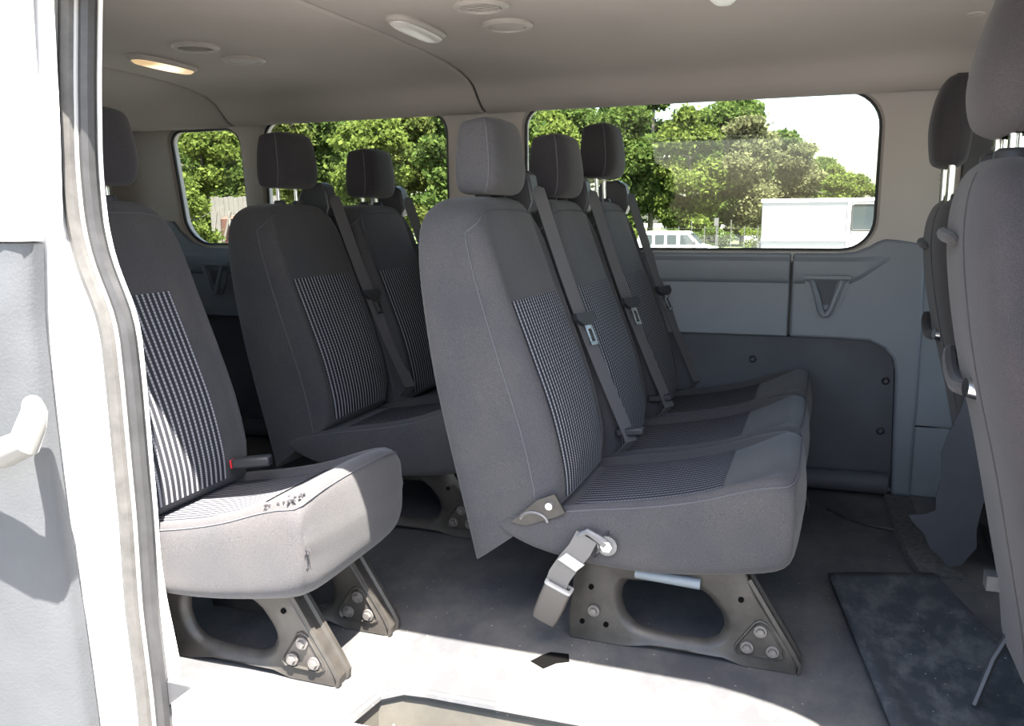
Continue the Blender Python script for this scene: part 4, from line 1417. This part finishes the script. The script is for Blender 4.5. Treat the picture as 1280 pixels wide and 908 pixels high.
DESC = {'broad_a': ('bright green broadleaf tree', 'bright broadleaf trees'), 'broad_b': ('mid green broadleaf tree', 'mid green broadleaf trees'), 'broad_c': ('pale dusty green tree', 'dusty broadleaf trees'),
        'pine_a': ('yellow-green pine', 'tall pines'), 'pine_b': ('dark green conifer', 'dark conifers'), 'bush_a': ('bright green bush', 'bright bushes at the wood edge'), 'bush_b': ('mid green bush', 'mid green bushes at the wood edge')}
ROWN = {0: 'in the front row', 1: 'in the second row', 2: 'in the third row', 3: 'along the wood edge', 4: 'in the last row', 5: 'before the board fence'}
PLAN = []            # kind, x/y direction seen from the door, distance, scale, row
rt_ = random.Random(11)
def place(kd, slope, y, s, row):
    PLAN.append((kd, slope, y, s, row))
# front row: nearer on the left, set back on the right
for i in range(5):
    place(['pine_a', 'broad_a', 'pine_a', 'broad_a', 'broad_b'][i], -0.965 + i * 0.137 + rt_.uniform(-0.006, 0.006), 46 + rt_.uniform(-0.8, 0.8), rt_.uniform(0.92, 1.0), 0)
for i in range(5):
    place(['broad_b', 'pine_b', 'broad_b', 'pine_a', 'pine_b'][i], -0.91 + i * 0.137 + rt_.uniform(-0.006, 0.006), 56 + rt_.uniform(-0.8, 0.8), rt_.uniform(1.1, 1.18), 1)
for i, (sl_, s_) in enumerate(((-0.405, 1.05), (-0.312, 1.02), (-0.222, 1.04), (-0.140, 1.0))):
    place(['broad_b', 'broad_a', 'broad_b', 'broad_a'][i], sl_, 63.5, s_, 0)
for i in range(8):
    place(['broad_b', 'pine_b', 'pine_a'][i % 3], -0.97 + i * 0.1128 + rt_.uniform(-0.003, 0.003), 73 + rt_.uniform(-0.8, 0.8), rt_.uniform(1.22, 1.32), 2)
for i in range(9):
    place(['pine_b', 'broad_b', 'broad_b', 'pine_a'][i % 4], -1.03 + i * 0.116 + rt_.uniform(-0.006, 0.006), 90 + rt_.uniform(-1, 1), rt_.uniform(1.6, 1.75), 4)
for sl_, y, s_ in ((-0.078, 65.5, 0.92), (-0.024, 69.5, 0.76)):
    place('broad_c', sl_, y, s_, 0)
for sl_, y, s_ in ((0.014, 66, 0.58), (0.044, 69.5, 0.52), (0.074, 66, 0.42), (0.102, 69.5, 0.40)):
    place('broad_a', sl_, y, s_, 0)
for sl_, y, s_ in ((-0.098, 81, 1.22), (-0.046, 77, 0.92), (0.000, 78, 0.70), (0.034, 79, 0.56), (0.064, 80, 0.48), (0.094, 80, 0.44)):
    place('broad_b', sl_, y, s_, 2)
for i in range(6):
    place('bush_a' if i % 2 else 'bush_b', -0.93 + i * 0.118, 41.0, rt_.uniform(0.95, 1.15), 3)
place('broad_a', -0.852, 25.0, 0.40, 5)
for i in range(7):
    place('bush_b' if i % 3 else 'bush_a', -0.375 + i * 0.053, 59.4, rt_.uniform(0.74, 0.86), 3)
ORD = ['first', 'second', 'third', 'fourth', 'fifth', 'sixth', 'seventh', 'eighth', 'ninth', 'tenth', 'eleventh', 'twelfth', 'thirteenth']
PLAN.sort(key=lambda p: (p[0], p[4], p[1]))
cnt = {}
for kd, sl_, y, sc_, row in PLAN:
    base = kd.split('_')[0]
    n_ = cnt[(kd, row)] = cnt.get((kd, row), 0) + 1
    lab = '%s, %s of its kind from the left %s' % (DESC[kd][0], ORD[n_ - 1], ROWN[row])
    t_ = thing(TL[base][0], lab, TL[base][1], (sl_ * y, y, gz_at(y) - 0.02), rt_.uniform(0, 6.28), DESC[kd][1])
    t_.scale = (sc_, sc_, sc_)
    cm_, tm_, lm = KIND[kd]
    obj('crown', cm_, M[lm], t_)
    obj('trunk', tm_, M['bark'], t_)

# fence of posts and wires
fr = thing('wire_fence', 'wire fence of thin pale posts along the foot of the woods', 'fence', (-9, 57.2, -1.70))
for k in range(26):
    p_ = MB(); p_.tube([(-9 + k * 0.85, 0, 0), (-9 + k * 0.85, 0, 1.9 if k % 3 else 2.3)], 0.028, 6)
    obj('post', p_, M['post'], fr)
for z in (0.3, 1.0, 1.75):
    p_ = MB(); p_.tube([(-9, 0, z), (12.3, 0, z)], 0.005, 5)
    obj('wire', p_, M['post'], fr)
sp_ = thing('sign_post', 'small pale sign on a thin post above the white passenger van', 'sign', (-5.9, 54.5, gz_at(54.5)))
p_ = MB(); p_.tube([(0, 0, 0), (0, 0, 2.6)], 0.035, 6); obj('post', p_, M['post'], sp_)
p_ = MB(); p_.box((0, -0.04, 2.35), (0.28, 0.02, 0.5)); obj('plate', p_, M['post'], sp_)

def wheel(parent, x, y, r, z=None):
    wm = MB(); wm.tube([(x, y - 0.11, r), (x, y - 0.08, r), (x, y + 0.08, r), (x, y + 0.11, r)], [r * 0.9, r, r, r * 0.9], 20)
    o = obj('wheel', wm, M['tyre'], parent)
    hm_ = MB(); hm_.disc((x, y - 0.12, r), r * 0.58, 0.03, 'y', 16); obj('hub', hm_, M['zinc'], o)
# white passenger van, side-on, nose to the right
def person_van(loc):
    v = thing('passenger_van', 'white passenger van with dark side windows parked at the wood edge', 'van', loc)
    b = MB()
    sec = [(-4.6, 0.45), (-4.62, 1.3), (-4.45, 1.95), (-4.2, 2.06), (-1.75, 2.06), (-1.60, 2.00), (-0.95, 1.32), (-0.10, 1.12), (0.05, 0.95), (0.08, 0.45)]
    b.loft([[(x, y, z) for x, z in [(px, pz) for px, pz in sec]] for y, k_ in ((-0.95, 1), (0.95, 1))])
    obj('body', b, M['van_white'], v, bevel=0.06)
    for x0, x1 in ((-4.3, -3.65), (-3.50, -2.95), (-2.80, -2.25)):
        g = MB(); g.prism(rrect(x0, x1, 1.32, 1.88, 0.05, 3), 'y', -0.975, -0.93); obj('window', g, M['far_glass'], v)
    g = MB(); g.prism([(-2.05, 1.32), (-1.15, 1.32), (-1.62, 1.88), (-2.05, 1.88)], 'y', -0.975, -0.93); obj('window', g, M['far_glass'], v)
    g = MB(); g.loft([[(-0.96, -0.80, 1.36), (-0.96, 0.80, 1.36), (-1.56, 0.75, 1.96), (-1.56, -0.75, 1.96)], [(-0.93, -0.80, 1.37), (-0.93, 0.80, 1.37), (-1.53, 0.75, 1.98), (-1.53, -0.75, 1.98)]]); obj('windshield', g, M['far_glass'], v)
    mi = MB(); mi.box((-1.2, -1.08, 1.42), (0.10, 0.18, 0.22)); obj('mirror', mi, M['tyre'], v)
    for x in (-3.9, -0.85):
        wheel(v, x, -0.88, 0.37); wheel(v, x, 0.88, 0.37)
    return v
person_van((-5.27, 50.0, gz_at(50)))
# white step van
def step_van(loc):
    v = thing('step_van', 'large white box step van parked right of centre in the big window', 'truck', loc)
    b = MB()
    b.prism(rrect(0, 6.2, 0.55, 3.04, (0.05, 0.05, 0.14, 0.14), 4), 'y', 0, 2.2)
    obj('body', b, M['van_grey'], v, bevel=0.05)['label'] = 'pale grey-white side panels'
    b = MB(); b.box((3.1, 1.1, 3.03), (6.28, 2.30, 0.12)); obj('roof_cap', b, M['van_white'], v, bevel=0.04)
    b = MB(); b.box((1.32, -0.03, 1.80), (2.62, 0.06, 0.10)); obj('side_rail', b, M['van_white'], v)
    b = MB(); b.box((2.66, -0.02, 1.75), (0.10, 0.05, 2.4)); obj('door_post', b, M['van_white'], v)
    b = MB(); b.box((4.45, -0.01, 1.75), (3.40, 0.03, 2.35)); obj('cab_side', b, M['van_white'], v)
    g = MB(); g.prism(rrect(2.76, 3.78, 2.10, 2.87, 0.08, 4), 'y', -0.05, 0.02); obj('window', g, M['far_glass'], v)
    fr_ = MB(); pts = [(x, -0.045, z) for x, z in rrect(2.74, 3.80, 2.08, 2.89, 0.09, 4)]; fr_.tube(pts + pts[:2], 0.03, 5, cap=False); obj('window_frame', fr_, M['tyre'], v)
    for x in (1.3, 5.0):
        wheel(v, x, 0.12, 0.42); wheel(v, x, 2.08, 0.42)
    return v
step_van((-1.70, 29.0, gz_at(29)))
# pickup tail half hidden behind the step van
def pickup(loc):
    v = thing('pickup_truck', 'white pickup truck, its tail showing left of the step van', 'truck', loc)
    b = MB()
    b.prism([(0.0, 0.55), (0.0, 1.22), (2.0, 1.22), (2.1, 1.85), (3.3, 1.85), (3.9, 1.22), (5.3, 1.12), (5.4, 0.55)], 'y', 0, 1.9)
    obj('body', b, M['van_white'], v, bevel=0.04)
    fl_ = MB(); fl_.tube([(1.15 + 0.47 * math.cos(t), -0.02, 0.42 + 0.47 * math.sin(t)) for t in np.linspace(0.1, 3.04, 12)], 0.05, 6); obj('wheel_arch', fl_, M['tyre'], v)
    wn_ = MB(); wn_.box((2.75, 0, 1.55), (0.9, 0.03, 0.45)); obj('window', wn_, M['far_glass'], v)
    for x in (1.15, 4.4):
        wheel(v, x, 0.05, 0.38); wheel(v, x, 1.85, 0.38)
    return v
pk = pickup((-4.78, 62.0, -1.57))
pk.scale = (0.8, 0.8, 0.8)
# board fence and rusty heap seen low in the rear window
bf = thing('board_fence', 'pale weathered board fence seen through the small rear window', 'fence', (-25.9, 32.0, gz_at(32)), rad(6))
for k in range(14):
    p_ = MB(); p_.box((k * 0.24, 0, 1.80 + 0.03 * math.sin(k * 2.1)), (0.225, 0.03, 3.6)); obj('board', p_, M['wood_pale'], bf)
hp = thing('rusty_tank', 'rust red tank under pale leaning poles before the board fence', 'tank', (-22.35, 29.6, gz_at(29.6)))
p_ = MB(); p_.tube([(-0.5, 0, 0.0), (-0.5, 0, 2.6), (-0.5, 0, 2.75)], [0.6, 0.6, 0.3], 18); obj('tank_body', p_, M['rust'], hp)
for k, (a, b_) in enumerate(((-1.3, -0.9), (-1.0, -0.2), (0.1, -0.3), (0.5, 0.1), (0.9, 1.1))):
    p_ = MB(); p_.tube([(a, -0.9, 0), (b_, -0.66, 2.9)], 0.05, 6); obj('pole', p_, M['wood_pale'], hp)
